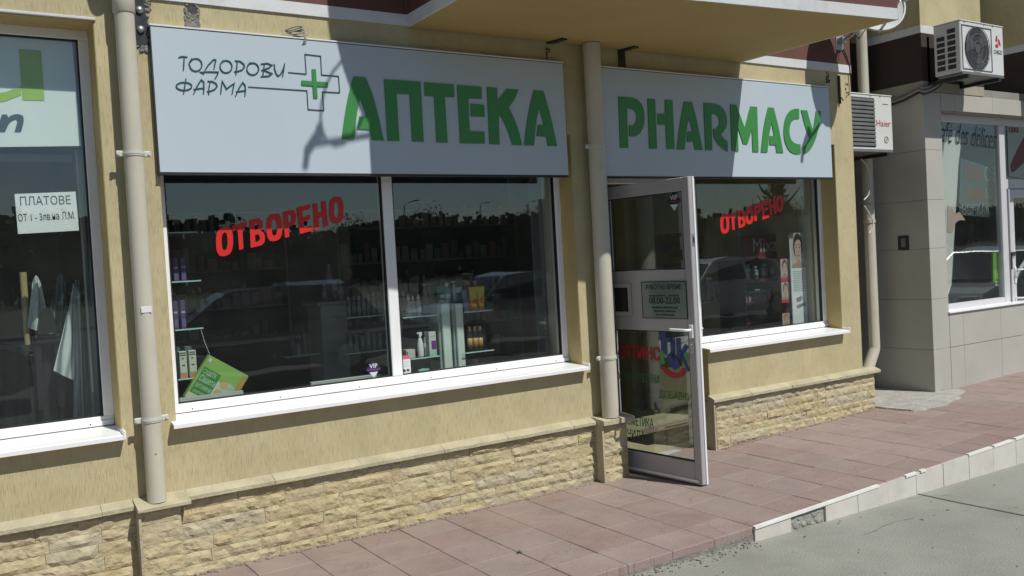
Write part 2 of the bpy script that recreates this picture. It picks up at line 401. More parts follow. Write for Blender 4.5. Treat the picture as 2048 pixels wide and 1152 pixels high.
# pavement bed and tiles
g = MB(); X = [-3, 0, 2, 3.6, 5, 7, 9, 14]
for a, b in zip(X, X[1:]):
    za, zb = pz(a) - .006, pz(b) - .006
    g.add([(a, YK + .004, za - .3), (b, YK + .004, zb - .3), (b, 1.0, zb - .3), (a, 1.0, za - .3), (a, YK + .004, za), (b, YK + .004, zb), (b, 1.0, zb), (a, 1.0, za)],
          [(4, 5, 6, 7), (0, 1, 5, 4)])
pave = g.build('pavement', M_joint, kind='structure')
PT = .304; X0 = 1.61 - PT * 5
rows = [0.30, -.004, -.296, -.60, -.905, -1.21, YK]
tile_groove = []
def crack_mat(base):
    """the pavers have shallow arched lines pressed into them"""
    n = base.node_tree.nodes; l = base.node_tree.links; p = n['Principled BSDF']
    geo = n.new('ShaderNodeNewGeometry'); mp = n.new('ShaderNodeMapping'); mp.inputs['Scale'].default_value = (1, 1, 0)
    l.new(geo.outputs['Position'], mp.inputs[0])
    nz = n.new('ShaderNodeTexNoise'); nz.inputs['Scale'].default_value = 4; l.new(mp.outputs[0], nz.inputs[0])
    va = n.new('ShaderNodeVectorMath'); va.operation = 'MULTIPLY_ADD'; va.inputs[1].default_value = (.22, .22, 0)
    l.new(nz.outputs['Color'], va.inputs[0]); l.new(mp.outputs[0], va.inputs[2])
    vo = n.new('ShaderNodeTexVoronoi'); vo.feature = 'DISTANCE_TO_EDGE'; vo.inputs['Scale'].default_value = 7.5
    l.new(va.outputs[0], vo.inputs[0])
    mr = n.new('ShaderNodeMapRange'); mr.inputs[1].default_value = 0; mr.inputs[2].default_value = .022; mr.inputs[3].default_value = 1; mr.inputs[4].default_value = 0
    l.new(vo.outputs['Distance'], mr.inputs[0])
    # only parts of the lines have survived the wear
    n2 = n.new('ShaderNodeTexNoise'); n2.inputs['Scale'].default_value = 3.3; l.new(mp.outputs[0], n2.inputs[0])
    m2 = n.new('ShaderNodeMapRange'); m2.inputs[1].default_value = .45; m2.inputs[2].default_value = .62
    l.new(n2.outputs[0], m2.inputs[0])
    mu = n.new('ShaderNodeMath'); mu.operation = 'MULTIPLY'; l.new(mr.outputs[0], mu.inputs[0]); l.new(m2.outputs[0], mu.inputs[1])
    mu2 = n.new('ShaderNodeMath'); mu2.operation = 'MULTIPLY'; mu2.inputs[1].default_value = .62; l.new(mu.outputs[0], mu2.inputs[0])
    bc = p.inputs['Base Color'].links[0].from_socket
    mx = n.new('ShaderNodeMix'); mx.data_type = 'RGBA'; mx.inputs[7].default_value = (.19, .10, .085, 1)
    l.new(mu2.outputs[0], mx.inputs[0]); l.new(bc, mx.inputs[6]); l.new(mx.outputs[2], p.inputs['Base Color'])
for t_ in TILES: crack_mat(t_)
def tile(x0, x1, y0, y1, zf, parent, m_, h=.03, gap=.0022, name='paving_tile'):
    dz = random.uniform(-.0011, .0011); t1, t2 = random.uniform(-.001, .001), random.uniform(-.001, .001)
    cx, cy = (x0 + x1) / 2, (y0 + y1) / 2; c = .003
    a0, a1, b0, b1 = x0 + gap - cx, x1 - gap - cx, y0 + gap - cy, y1 - gap - cy
    zc = zf(cx)
    def zz(a, b, q): return zf(cx + a) - zc + dz + t1 * (a / .15) + t2 * (b / .15) + q
    vs = [(a, b, zz(a, b, -h)) for a, b in ((a0, b0), (a1, b0), (a1, b1), (a0, b1))] + \
         [(a, b, zz(a, b, -c)) for a, b in ((a0, b0), (a1, b0), (a1, b1), (a0, b1))] + \
         [(a, b, zz(a, b, 0)) for a, b in ((a0 + c, b0 + c), (a1 - c, b0 + c), (a1 - c, b1 - c), (a0 + c, b1 - c))]
    fs = [(8, 9, 10, 11)]
    for k in range(4):
        j = (k + 1) % 4; fs += [(k, j, 4 + j, 4 + k), (4 + k, 4 + j, 8 + j, 8 + k)]
    return MB().add(vs, fs).build(name, m_, parent, (cx, cy, zc))
for i in range(46):
    xa = X0 + PT * i; xb = xa + PT
    if xb < .2 or xa > 13.2: continue
    for j in range(6):
        ya, yb = rows[j + 1], rows[j]
        if j == 0 and not (3.99 < xa + .1 and xb - .1 < 4.92 or xa > 7.65): continue
        cx, cy = (xa + xb) / 2, (ya + yb) / 2
        if j == 0 and xa > 7.65: continue
        if 6.95 < cx < 7.75 and cy > -.25: continue          # the concrete patch
        wgt = noise.noise(Vector((cx * .9, cy * 1.3, 2.2)))
        k = 0 if wgt < -.15 else 1 if wgt < .05 else 2 if wgt < .25 else 3
        if random.random() < .3: k = random.randrange(4)
        tile(xa, xb, ya, yb, pz, pave, TILES[k], h=.045 if j == 5 else .03)

MB().add([(1.2, YK + .0005, rz(1.2) - .05), (3.735, YK + .0005, rz(3.73) - .05), (3.735, YK + .0005, pz(3.7) - .045), (1.2, YK + .0005, pz(1.2) - .045)], [(0, 1, 2, 3)]).build('bed_edge', M_rubble, pave)
# kerb facing: cream tiles with a narrow white edging strip, one tile lost
for i in range(31):
    xa = 3.735 + (PT * i); xb = xa + PT
    if i == 1: continue
    g = MB(); zt, zb_ = pz(xa) - .004, pz(xb) - .004
    q0, q1 = rz(xa) - .02, rz(xb) - .02; y0 = YK - .012 + random.uniform(-.002, .002)
    g.add([(xa + .002, y0, q0), (xb - .002, y0, q1), (xb - .002, YK + .002, q1), (xa + .002, YK + .002, q0),
           (xa + .002, y0, zt), (xb - .002, y0, zb_), (xb - .002, YK + .002, zb_), (xa + .002, YK + .002, zt)],
          [(0, 1, 5, 4), (1, 2, 6, 5), (3, 0, 4, 7), (4, 5, 6, 7), (2, 3, 7, 6)])
    g.build('kerb_tile', M_kerb, pave)
for xa, xb in ((3.735, 4.86), (5.14, 5.26), (5.30, 5.36), (5.86, 6.15), (6.18, 6.42), (6.47, 7.6), (7.7, 12)):
    g = MB(); n_ = max(2, int((xb - xa) / .3))
    for k in range(n_):
        a, b = xa + (xb - xa) * k / n_, xa + (xb - xa) * (k + 1) / n_
        za, zb_ = pz(a), pz(b)
        g.add([(a, YK - .017, za - .012), (b, YK - .017, zb_ - .012), (b, YK + .006, zb_ + .003), (a, YK + .006, za + .003), (a, YK - .017, za + .002), (b, YK - .017, zb_ + .002)],
              [(0, 1, 5, 4), (4, 5, 2, 3)])
    g.build('kerb_edging_strip', mat('edging_white', (.8, .8, .77), rough=.35), pave)
# broken mortar where the tile is lost, and along the open edge on the left
g = MB()
def lump(g, c, s, mi=0):
    bm = bmesh.new(); bmesh.ops.create_icosphere(bm, subdivisions=1, radius=1)
    for v in bm.verts:
        k = random.uniform(.7, 1.15); v.co = Vector((c[0] + v.co.x * s[0] * k, c[1] + v.co.y * s[1] * k, c[2] + v.co.z * s[2] * k))
    g.bm(bm, mi)
for i in range(16):
    x = random.uniform(4.06, 4.32); z = random.uniform(rz(x) + .005, pz(x) - .03)
    lump(g, (x, YK + .006, z), (random.uniform(.02, .05), .014, random.uniform(.015, .03)))
g.box(4.043, 4.341, YK + .0015, YK + .0038, rz(4.1) - .03, pz(4.1) - .012)
g.build('broken_mortar', mat('pale_mortar', (.33, .335, .30), rough=.95, var=.3, scale=18, bump=.8, bscale=50), pave, kind='stuff')
g = MB()
for i in range(520):
    x = random.uniform(1.6, 3.72); d = abs(random.gauss(0, .05)); s = random.choice((random.uniform(.002, .006), random.uniform(.002, .005), random.uniform(.004, .012))) * (1 - min(.7, d * 4))
    lump(g, (x, YK - .005 - d, rz(x) + s * .4), (s * 1.3, s * 1.2, s * .8))
g.build('loose_rubble', mat('tan_rubble', (.25, .235, .19), rough=.95, var=.3, scale=25, bump=.7), kind='stuff')
# dirt strips where plinth meets pavement
g = MB()
for i in range(500):
    x = random.uniform(1.0, 6.9)
    if 3.75 < x < 4.93: continue
    s = random.uniform(.003, .011) * (1.3 if x < 2.8 else .8); lump(g, (x, -.055 - abs(random.gauss(0, .012)), pz(x) + s * .3), (s * 1.5, s, s * .8))
g.build('mortar_crumbs', mat('mortar_crumb', (.27, .225, .17), rough=.95, var=.3, scale=30), kind='stuff')
# little leaf scraps and pebbles on the road
g = MB()
for i in range(110):
    x = random.uniform(2.6, 8.5); y = random.uniform(-3.2, -1.5); s = random.uniform(.002, .006)
    lump(g, (x, y, rz(x) + .002), (s * 1.5, s, s * .5))
g.build('grit', mat('grit', (.20, .16, .11), rough=.95, var=.4, scale=30), kind='stuff')

# concrete patch in the gap between the houses
out = [(6.88, .56), (7.66, .56), (7.70, .0), (7.80, -.10), (7.98, -.15), (7.93, -.24), (7.70, -.30), (7.62, -.38), (7.42, -.40), (7.28, -.45), (7.10, -.41), (6.98, -.42), (6.90, -.36), (6.86, -.1)]
g = MB(); bm = bmesh.new(); c0 = (7.3, .05)
ring = []
for k, (x, y) in enumerate(out):
    x2, y2 = out[(k + 1) % len(out)]
    for t in (0, .25, .5, .75):
        jx = noise.noise(Vector((x + t, y, k))) * .02
        ring.append((x + (x2 - x) * t + jx, y + (y2 - y) * t - abs(jx)))
top = [bm.verts.new((x * .985 + c0[0] * .015, y * .985 + c0[1] * .015, pz(x) + .016)) for x, y in ring]
low = [bm.verts.new((x, y, pz(x) - .01)) for x, y in ring]
bm.faces.new(top)
for k in range(len(ring)): j = (k + 1) % len(ring); bm.faces.new((low[k], low[j], top[j], top[k]))
bmesh.ops.recalc_face_normals(bm, faces=bm.faces[:]); g.bm(bm); g.build('concrete_patch', M_conc2, kind='structure')

# ================================================================== PHARMACY BUILDING
B = thing('pharmacy_building', 'yellow stucco building with stone plinth, brown band and projecting balcony over two shop windows', 'building')
XL, XR = -2.2, 6.77
T = .36
g = MB()                       # walls, butted end to end
OW = [(-1.6, .745, .80, 2.90), (1.01, 3.70, .82, 2.42)]          # openings x0,x1,z0,z1
g.box(XL, -1.6, 0, T, -.3, 6.4)
g.box(-1.6, .745, 0, .27, -.3, .80); g.box(-1.6, .745, 0, T, 2.90, 6.4)
g.box(.745, 1.01, 0, T, -.3, 6.4)
g.box(1.01, 3.70, 0, .235, -.3, .82); g.box(1.01, 3.70, 0, T, 2.42, 6.4)
g.box(3.70, 3.985, 0, T, -.3, 6.4)
g.box(3.985, 6.515, 0, T, 2.42, 6.4)
g.box(4.90, 6.515, 0, .235, -.3, .82)
g.box(6.515, XR, 0, T, -.3, 6.4)
g.box(XR - .32, XR, T, 5.5, -.3, 6.4)
g.build('wall', M_stucco, B)
# reveal linings (smooth painted): 3 mm proud of the stucco core
def lining(x0, x1, z0, z1, yr=.15):
    g = MB()
    g.box(x1 - .003, x1 + .002, .004, yr, z0, z1); g.box(x0 - .002, x0 + .003, .004, yr, z0, z1); g.box(x0 + .003, x1 - .003, .004, yr, z1 - .003, z1 + .002)
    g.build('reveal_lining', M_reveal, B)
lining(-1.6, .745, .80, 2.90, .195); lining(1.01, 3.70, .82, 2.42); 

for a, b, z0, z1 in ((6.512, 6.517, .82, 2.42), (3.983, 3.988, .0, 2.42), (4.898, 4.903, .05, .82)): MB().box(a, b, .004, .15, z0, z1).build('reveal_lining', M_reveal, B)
# drip rail over the left window
MB().cbox(-1.6, .755, -.012, .0, 2.90, 2.915, .003).build('drip_rail', M_pvcgrey, B)
# upper storey: white band and brown field
for a, b in ((XL, 2.50), (5.41, XR)):
    MB().box(a, b, -.012, -.001, 3.04, 3.108).build('white_band', M_band, B)
    MB().box(a, b, -.008, -.001, 3.108, 5.3).build('brown_field', M_brown, B)
MB().box(XR + .001, XR + .012, .0, 1.2, 3.04, 3.108).build('white_band', M_band, B)
# balcony
plan = [(2.504, -.013), (2.504, -.965), (5.455, -1.335), (5.403, -.013)]
def off(plan, d):
    c = Vector((sum(p[0] for p in plan) / 4, sum(p[1] for p in plan) / 4)); r = []
    for p in plan:
        q = Vector(p); r.append((q.x + (d if q.x > c.x else -d), q.y - (d if q.y < c.y - .3 else 0)))
    return r
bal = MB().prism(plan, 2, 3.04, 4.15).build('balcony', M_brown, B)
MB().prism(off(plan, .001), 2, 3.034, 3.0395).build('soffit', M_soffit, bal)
p2 = off(plan, .006); g = MB()
for (a, b), (c, d) in (((p2[0]), (p2[1])), ((p2[1]), (p2[2])), ((p2[2]), (p2[3]))):
    v = Vector((c - a, d - b)).normalized(); nrm = Vector((v.y, -v.x)) * -.012
    if nrm.dot(Vector(((a + c) / 2 - 3.95, (b + d) / 2 + .6))) < 0: nrm = -nrm
    q = [(a, b), (c, d), (c - nrm.x * .9, d - nrm.y * .9), (a - nrm.x * .9, b - nrm.y * .9)]
    g.prism(q, 2, 3.0335, 3.107)
g.build('balcony_trim', M_band, bal)
MB().prism(off(plan, .03), 2, 4.15, 4.19).build('parapet_cap', M_band, bal)

# plinth ------------------------------------------------------------------
PLX = [(-2.2, .79, -.020), (.985, 3.765, -.020), (4.90, 6.91, -.020)]
core = MB()
core.box(XL, .79, -.02, 0, -.3, .425); core.box(.79, .985, -.095, 0, -.3, .425); core.box(.985, 3.765, -.02, 0, -.3, .425)
core.box(3.765, 3.98, -.095, 0, -.3, .425); core.box(4.905, 6.89, -.02, 0, -.3, .425); core.box(XR, 6.89, 0, .5, -.3, .425)
core.box(3.98, 3.99, -.0, .3, -.3, .425)
plinth = core.build('plinth', M_stonemortar, B)
def stone(o, ux, uz, wd, ht, nrm, m_, parent):
    """a rough split-face stone: o corner, ux along, uz up, nrm outward"""
    nx, nz = max(4, int(wd / .022)), max(3, int(ht / .018)); s = random.uniform(0, 99)
    base = random.uniform(.010, .0165); vs = []
    e = .0008
    for j in range(nz + 1):
        for i in range(nx + 1):
            a = e + (wd - 2 * e) * i / nx; b = e + (ht - 2 * e) * j / nz
            edge = min(i, nx - i, 1) * min(j, nz - j, 1)
            q = Vector((a * 11 + s, b * 24, s))
            d = base + .007 * noise.noise(q) + .0045 * noise.noise(q * 2.3) + .0012 * random.uniform(-1, 1)
            c = noise.cell(Vector((a * 22 + s, b * 22, s))) * .0045
            d = (d + c) if edge else base * random.uniform(.45, .8)
            if edge and 0 < i < nx: a += random.uniform(-.004, .004)
            if edge and 0 < j < nz: b += random.uniform(-.003, .003)
            vs.append(o + ux * a + uz * b + nrm * max(.004, d))
    n0 = len(vs)
    for a, b in ((e, e), (wd - e, e), (wd - e, ht - e), (e, ht - e)): vs.append(o + ux * a + uz * b)
    fs = []
    for j in range(nz):
        for i in range(nx):
            k = j * (nx + 1) + i
            if (i + j) % 2: fs += [(k, k + 1, k + nx + 2), (k, k + nx + 2, k + nx + 1)]
            else: fs += [(k, k + 1, k + nx + 1), (k + 1, k + nx + 2, k + nx + 1)]
    row = lambda j: [j * (nx + 1) + i for i in range(nx + 1)]
    fs.append([n0, n0 + 1] + row(0)[::-1]); fs.append([n0 + 2, n0 + 3] + row(nz))
    colm = lambda i: [j * (nx + 1) + i for j in range(nz + 1)]
    fs.append([n0 + 3, n0] + colm(0)); fs.append([n0 + 1, n0 + 2] + colm(nx)[::-1])
    org = o + ux * wd / 2
    ob = MB().add([v - org for v in vs], fs).build('plinth_stone', m_, parent, org)
    return ob
random.seed(21)
Xv, Yv, Zv = Vector((1, 0, 0)), Vector((0, 1, 0)), Vector((0, 0, 1))
def course(x0, x1, yf, zb, zt, nrow, lens=(.22, .62)):
    hs = [random.uniform(.78, 1.25) for _ in range(nrow)]; hs = [h * (zt - zb) / sum(hs) for h in hs]; z = zb
    for r in range(nrow):
        h = hs[r]; x = x0 - (random.uniform(0, .1) if x1 - x0 > .5 else 0)
        while x < x1 - .001:
            L = random.uniform(*lens); xe = x + L
            if x1 - xe < .10: xe = x1
            xs_ = max(x, x0)
            k = random.choices(range(4), (5, 4, 3, 2 if r < 2 else .6))[0]
            stone(Vector((xs_, yf, z)), Xv, Zv, xe - xs_, h, -Yv, STONES[k], plinth); x = xe
        z += h
course(-.35, .79, -.02, .0, .420, 6)
course(.985, 3.765, -.02, .0, .420, 6)
course(4.93, 6.89, -.02, .0, .420, 6)
course(.79, .985, -.095, .0, .420, 5, (.5, .6))
course(3.765, 3.98, -.095, .0, .420, 4, (.5, .6))
for k in range(6):     # return faces: left cheeks are smooth cut slabs, the right end is split stone
    stone(Vector((6.89, -.02, k * .07)), Yv, Zv, .52, .07, Xv, STONES[k % 3], plinth)
MB().box(.776, .789, -.118, -.0205, -.05, .420).build('cheek_slab', M_cop, plinth)
MB().box(3.751, 3.764, -.118, -.0205, -.05, .420).build('cheek_slab', M_cop, plinth)
MB().box(4.888, 4.904, -.05, .14, -.05, .420).build('cheek_slab', M_cop, plinth)
for k, (z0, z1) in enumerate(((0, .14), (.14, .28), (.28, .42))):
    stone(Vector((3.982, -.09, z0)), Yv, Zv, .09, z1 - z0, Xv, STONES[k], plinth)
# coping slabs: sloping top, uneven broken lip
def coping(x0, x1, yf, zt=.445, zback=.468):
    n = max(3, int((x1 - x0) / .06)); vs = []
    for i in range(n + 1):
        x = x0 + (x1 - x0) * i / n; j = .003 * noise.noise(Vector((x * 14, 1, 0))) + .003 * random.uniform(-1, 1)
        vs += [(x, yf + j, .421), (x, yf + j * 1.5, zt - .004), (x, yf + .006 + j, zt), (x, -.0005, zback), (x, -.0005, .421)]
    fs = []
    for i in range(n):
        for k in range(5): a = i * 5 + k; b = i * 5 + (k + 1) % 5; fs.append((a, a + 5, b + 5, b))
    fs += [[0, 1, 2, 3, 4], [n * 5 + k for k in (4, 3, 2, 1, 0)]]
    bm = bmesh.new(); bv = [bm.verts.new(v) for v in vs]
    for f in fs: bm.faces.new([bv[i] for i in f])
    bmesh.ops.recalc_face_normals(bm, faces=bm.faces[:])
    MB().bm(bm).build('coping_slab', M_cop, plinth)
def cope_run(x0, x1, yf):
    x = x0
    while x < x1 - .01:
        e = min(x1, x + random.uniform(.38, .55))
        if x1 - e < .12: e = x1
        coping(x + .001, e - .001, yf + random.uniform(-.002, .002)); x = e
cope_run(-.35, .77, -.066); coping(.772, 1.03, -.145, .440); cope_run(1.032, 3.745, -.066); coping(3.747, 4.02, -.145, .455)
cope_run(4.88, 6.93, -.066)
MB().box(XR + .001, 6.93, .0, .5, .421, .455).build('coping_slab', M_cop, plinth)

# windows ------------------------------------------------------------------
YF, YG = .150, .168           # frame face, glass
def window(x0, x1, z0, z1, splits, fw=.052, sill=None, mf=M_pvc, YF=YF, YG=YG):
    """part 'window' of the building: frame with bead line, panes, mullions, outside sill"""
    g = MB()
    g.cbox(x0, x1, YF, YF + .07, z0, z0 + fw, .004); g.cbox(x0, x1, YF, YF + .07, z1 - fw, z1, .004)
    g.cbox(x0, x0 + fw, YF, YF + .07, z0 + fw, z1 - fw, .004); g.cbox(x1 - fw, x1, YF, YF + .07, z0 + fw, z1 - fw, .004)
    wn = g.build('window', mf, B)
    for s in splits: MB().cbox(s - .035, s + .035, YF - .004, YF + .07, z0 + fw, z1 - fw, .005).build('mullion', mf, wn)
    ed = [x0 + fw] + [q for s in splits for q in (s - .035, s + .035)] + [x1 - fw]
    for a, b in zip(ed[::2], ed[1::2]):
        MB().box(a, b, YG, YG + .006, z0 + fw, z1 - fw).build('glass_pane', M_glass, wn)
        gk = MB(); t = .007; y0, y1 = YF + .004, YG + .012
        gk.box(a, b, y0, y1, z0 + fw, z0 + fw + t); gk.box(a, b, y0, y1, z1 - fw - t, z1 - fw)
        gk.box(a, a + t, y0, y1, z0 + fw + t, z1 - fw - t); gk.box(b - t, b, y0, y1, z0 + fw + t, z1 - fw - t)
        gk.build('gasket', M_seal, wn)
    # bead profile below the glass with drain screws
    g = MB(); g.cbox(x0 + .004, x1 - .004, YF - .010, YF - .001, z0 + .004, z0 + .03, .002)
    g.build('bead', mf, wn)
    g = MB(); n_ = int((x1 - x0) / .48)
    for k in range(n_ + 1):
        x = x0 + .12 + (x1 - x0 - .24) * k / max(1, n_)
        g.tube([(x, YF - .0125, z0 + .018), (x, YF - .0095, z0 + .018)], .0035, 6, 0, False)
    g.build('screw', M_black, wn)
    if sill:
        a, b = sill; g = MB()
        zt = z0 - .001
        prof = [(YF - .002, zt), (-.062, zt - .020), (-.068, zt - .024), (-.068, zt - .044), (-.060, zt - .047), (-.060, zt - .030), (YF - .002, zt - .012)]
        g.prism(prof, 0, a, b)
        g.cbox(b - .012, b + .002, -.070, YF - .02, zt - .046, zt + .002, .003)
        g.build('sill', M_pvc, wn)
    return wn
YGL = .212
window(-1.6, .745, .832, 2.90, [], sill=(-1.6, .752), YF=.195, YG=YGL)
window(1.01, 3.70, .850, 2.42, [2.375], sill=(.985, 3.715))
# right window with the door portal beside it
w2 = window(4.955, 6.515, .850, 2.42, [], sill=(4.86, 6.53))
g = MB()
g.cbox(3.99, 4.075, YF, YF + .07, .06, 2.42, .004); g.cbox(4.875, 4.953, YF, YF + .07, .06, 2.42, .004)
g.cbox(4.076, 4.874, YF, YF + .07, 2.10, 2.42, .004)
g.box(4.076, 4.874, YF, YF + .07, .02, .05)
g.build('door_frame', M_pvcgrey, B)

# interior -------------------------------------------------------------------
fl = MB(); fl.box(-2.1, 6.4, .236, 5.6, -.3, .05); fl.box(3.99, 4.9, .0, T, -.3, .045); fl.build('shop_floor', M_intfloor, kind='structure')
g = MB()
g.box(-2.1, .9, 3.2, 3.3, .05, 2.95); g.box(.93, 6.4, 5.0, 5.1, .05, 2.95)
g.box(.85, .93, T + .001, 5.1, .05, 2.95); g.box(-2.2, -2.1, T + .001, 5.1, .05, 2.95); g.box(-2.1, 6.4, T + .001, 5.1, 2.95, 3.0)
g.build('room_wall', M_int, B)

# ================================================================== SIGNS
YS = -.036
def shop_sign(label, x0, x1, z0, z1):
    s = thing('shop_sign', label, 'sign', (x0, 0, z0))
    W, H = x1 - x0, z1 - z0
    MB().box(0, W, YS, -.002, 0, H, 0).build('sign_box', M_signedge, s)
    MB().cbox(.004, W - .004, YS - .004, YS - .0005, .006, H - .004, .0012).build('panel', M_sign, s)
    MB().cbox(-.003, W + .003, YS - .007, -.002, H + .001, H + .010, .002).build('top_trim', M_signalu, s)
    MB().cbox(-.002, W + .002, YS - .005, -.002, -.008, -.001, .002).build('bottom_trim', M_dkmetal, s)
    return s
SA = shop_sign('wide silver sign with ТОДОРОВИ ФАРМА, a cross and green АПТЕКА above the long shop window', 1.003, 3.643, 2.132, 2.892)
SB = shop_sign('silver sign with green PHARMACY lettering above the door and right window', 3.926, 6.425, 2.128, 2.890)
YL = YS - .0045
def px_loops(pts, ox, oy, sc, y): return [(lambda p: (p.x, p.z))(P(ox + a / sc, oy + b / sc, y=y)) for a, b in pts]
def smooth_poly(pts, it=1):
    for _ in range(it):
        r = []
        for i, p in enumerate(pts):
            q = pts[(i + 1) % len(pts)]; a, b = pts[i - 1], p
            v1 = Vector(p) - Vector(a); v2 = Vector(q) - Vector(p)
            if v1.length and v2.length and v1.angle(v2) < rad(40) and v1.length > 4 and v2.length > 4:
                r += [tuple(Vector(p) - v1 * .25), tuple(Vector(p) + v2 * .25)]
            else: r.append(p)
        pts = r
    return pts
G1 = [(240, 0, 3.2, [
 [(1495,490),(1570,497),(1606,580),(1640,690),(1687,900),(1612,897),(1597,830),(1520,825),(1530,745),(1578,748),(1537,628),(1520,690),(1510,760),(1497,892),(1418,890),(1437,740),(1462,600)]]),
 (760, 0, 3.2, [
 [(25,508),(258,525),(278,908),(205,906),(188,604),(104,602),(122,903),(47,902)],
 [(282,527),(470,542),(474,623),(413,622),(431,914),(361,912),(345,617),(285,614)],
 [(492,545),(648,557),(649,634),(563,630),(572,840),(666,844),(669,920),(512,917)],
 [(578,665),(665,671),(668,749),(581,745)],
 [(683,558),(747,563),(750,638),(775,618),(808,570),(885,574),(858,640),(822,688),(860,765),(890,850),(907,930),(845,928),(815,830),(765,733),(757,755),(764,926),(699,923)],
 [(982,579),(1043,583),(1090,740),(1131,936),(1073,934),(1062,875),(1001,872),(1010,801),(1048,803),(1017,695),(1000,760),(990,850),(983,931),(921,930),(940,770),(960,670)]])]
for ox, oy, sc, L in G1:
    for lp in L: facade_letter('letter', [px_loops(smooth_poly(lp, 2), ox, oy, sc, YL)], YL, M_green, SA, .006)
G2 = [
 [(162,557),(235,562),(270,572),(293,595),(308,632),(313,675),(308,725),(290,765),(265,784),(240,788),(224,783),(224,722),(240,727),(255,718),(264,700),(268,680),(264,652),(252,635),(235,628),(211,627),(218,853),(172,852)],
 [(330,570),(373,572),(384,857),(340,856)],
 [(430,575),(473,579),(485,860),(440,858),(434,720),(390,718),(388,655),(432,658)],
 [(540,587),(585,588),(615,700),(647,865),(601,862),(595,818),(556,817),(560,758),(588,760),(568,680),(556,730),(548,800),(543,862),(499,861),(512,740)],
 [(653,593),(710,597),(745,608),(770,632),(784,665),(788,700),(782,735),(765,762),(752,775),(768,798),(790,815),(791,875),(762,858),(735,832),(709,792),(709,742),(725,742),(740,728),(745,705),(740,678),(728,662),(712,657),(697,657),(702,866),(663,865)],
 [(806,602),(840,605),(888,735),(920,613),(960,616),(968,875),(935,874),(930,745),(905,830),(880,828),(848,730),(853,872),(815,870)],
 [(1022,619),(1055,621),(1085,735),(1111,880),(1072,878),(1067,835),(1030,833),(1033,783),(1058,785),(1044,705),(1032,760),(1024,820),(1020,877),(983,876),(995,750)],
 [(1202,627),(1202,684),(1180,683),(1162,695),(1150,718),(1145,750),(1148,785),(1160,812),(1180,828),(1210,832),(1211,885),(1180,888),(1150,874),(1128,840),(1115,795),(1113,750),(1118,700),(1132,660),(1152,635),(1178,626)],
 [(1214,634),(1248,636),(1262,690),(1280,745),(1292,700),(1298,640),(1328,641),(1320,715),(1306,775),(1285,835),(1258,872),(1230,888),(1228,850),(1250,828),(1264,798),(1248,760),(1232,710)]]
for lp in G2: facade_letter('letter', [px_loops(smooth_poly(lp, 2), 1180, 0, 2.88, YL)], YL, M_green, SB, .006)
def ell(cx, cy, rx, ry, n=20, a0=0, a1=360): return [(cx + rx * math.cos(rad(a0 + (a1 - a0) * i / n)), cy + ry * math.sin(rad(a0 + (a1 - a0) * i / n))) for i in range(n + 1)]
HW = [  # handwriting: list of letters, each a list of strokes, crop scale 5.535
 [[(150,88),(165,76),(205,74),(250,80)], [(212,80),(208,150),(203,228)]],
 [ell(340,165,68,70,20,200,540), [(262,165),(275,130),(298,92)]],
 [[(440,225),(480,165),(540,105),(562,112),(550,160),(541,215)], [(432,268),(395,246),(480,242),(588,245),(582,268),(552,322)]],
 [ell(675,185,66,68,20,200,540), [(605,190),(618,150),(645,112)]],
 [[(800,118),(792,200),(783,278)], [(772,120),(830,125),(872,158),(878,190),(850,222),(800,238),(765,240)]],
 [ell(970,210,66,66,20,200,540), [(903,212),(916,172),(945,136)]],
 [[(1098,160),(1090,230),(1080,300)], [(1060,156),(1130,148),(1182,168),(1150,198),(1065,226)], [(1100,226),(1182,262),(1150,288),(1060,295)]],
 [[(1208,155),(1212,210),(1230,265),(1252,290),(1282,265),(1310,205),(1325,150)], [(1322,160),(1312,230),(1300,300)]],
 [ell(210,402,86,44,20), [(232,315),(218,400),(205,490)]],
 [[(315,490),(350,410),(400,330),(428,355),(430,420),(425,490)], [(315,436),(375,428),(435,420)]],
 [[(500,345),(490,400),(482,450)], [(470,346),(520,348),(565,372),(576,402),(550,435),(505,455),(465,460)], [(480,470),(485,495)]],
 [[(617,490),(622,420),(632,345),(655,385),(680,432),(720,400),(765,370),(755,420),(740,495)]],
 [[(780,515),(815,430),(860,360),(886,395),(890,450),(882,515)], [(785,462),(835,456),(892,450)]]]
for L in HW:
    lps = []
    for s in L: lps.append(px_loops(stroke(s, 15), 330, 100, 5.535, YL))
    org = (min(p[0] for l in lps for p in l), min(p[1] for l in lps for p in l)); mes = MB()
    for k, l in enumerate(lps):
        me = curve_mesh([[(p[0] - org[0], p[1] - org[1]) for p in l]], .003 + .0006 * k)
        mes.add([v.co[:] for v in me.vertices], [list(p.vertices) for p in me.polygons])
    o = mes.build('handwritten_letter', M_dkgreen, SA, Vector((org[0], YL - .0018, org[1])) - SA.location); o.rotation_euler = (rad(90), 0, 0)
cross = [(1362,248),(1562,266),(1547,47),(1722,68),(1732,275),(1920,290),(1932,473),(1742,462),(1757,670),(1583,658),(1570,450),(920,408)]
facade_letter('cross_outline', [px_loops(stroke(cross, 8), 330, 100, 5.535, YL)], YL, mat('line_film', (.02, .05, .06), rough=.4), SA, .004)
facade_letter('green_cross', [px_loops([(1622,213),(1668,215),(1675,350),(1800,358),(1802,408),(1678,402),(1688,532),(1642,531),(1633,397),(1508,387),(1508,338),(1628,346)], 330, 100, 5.535, YL)], YL, M_green, SA, .006)

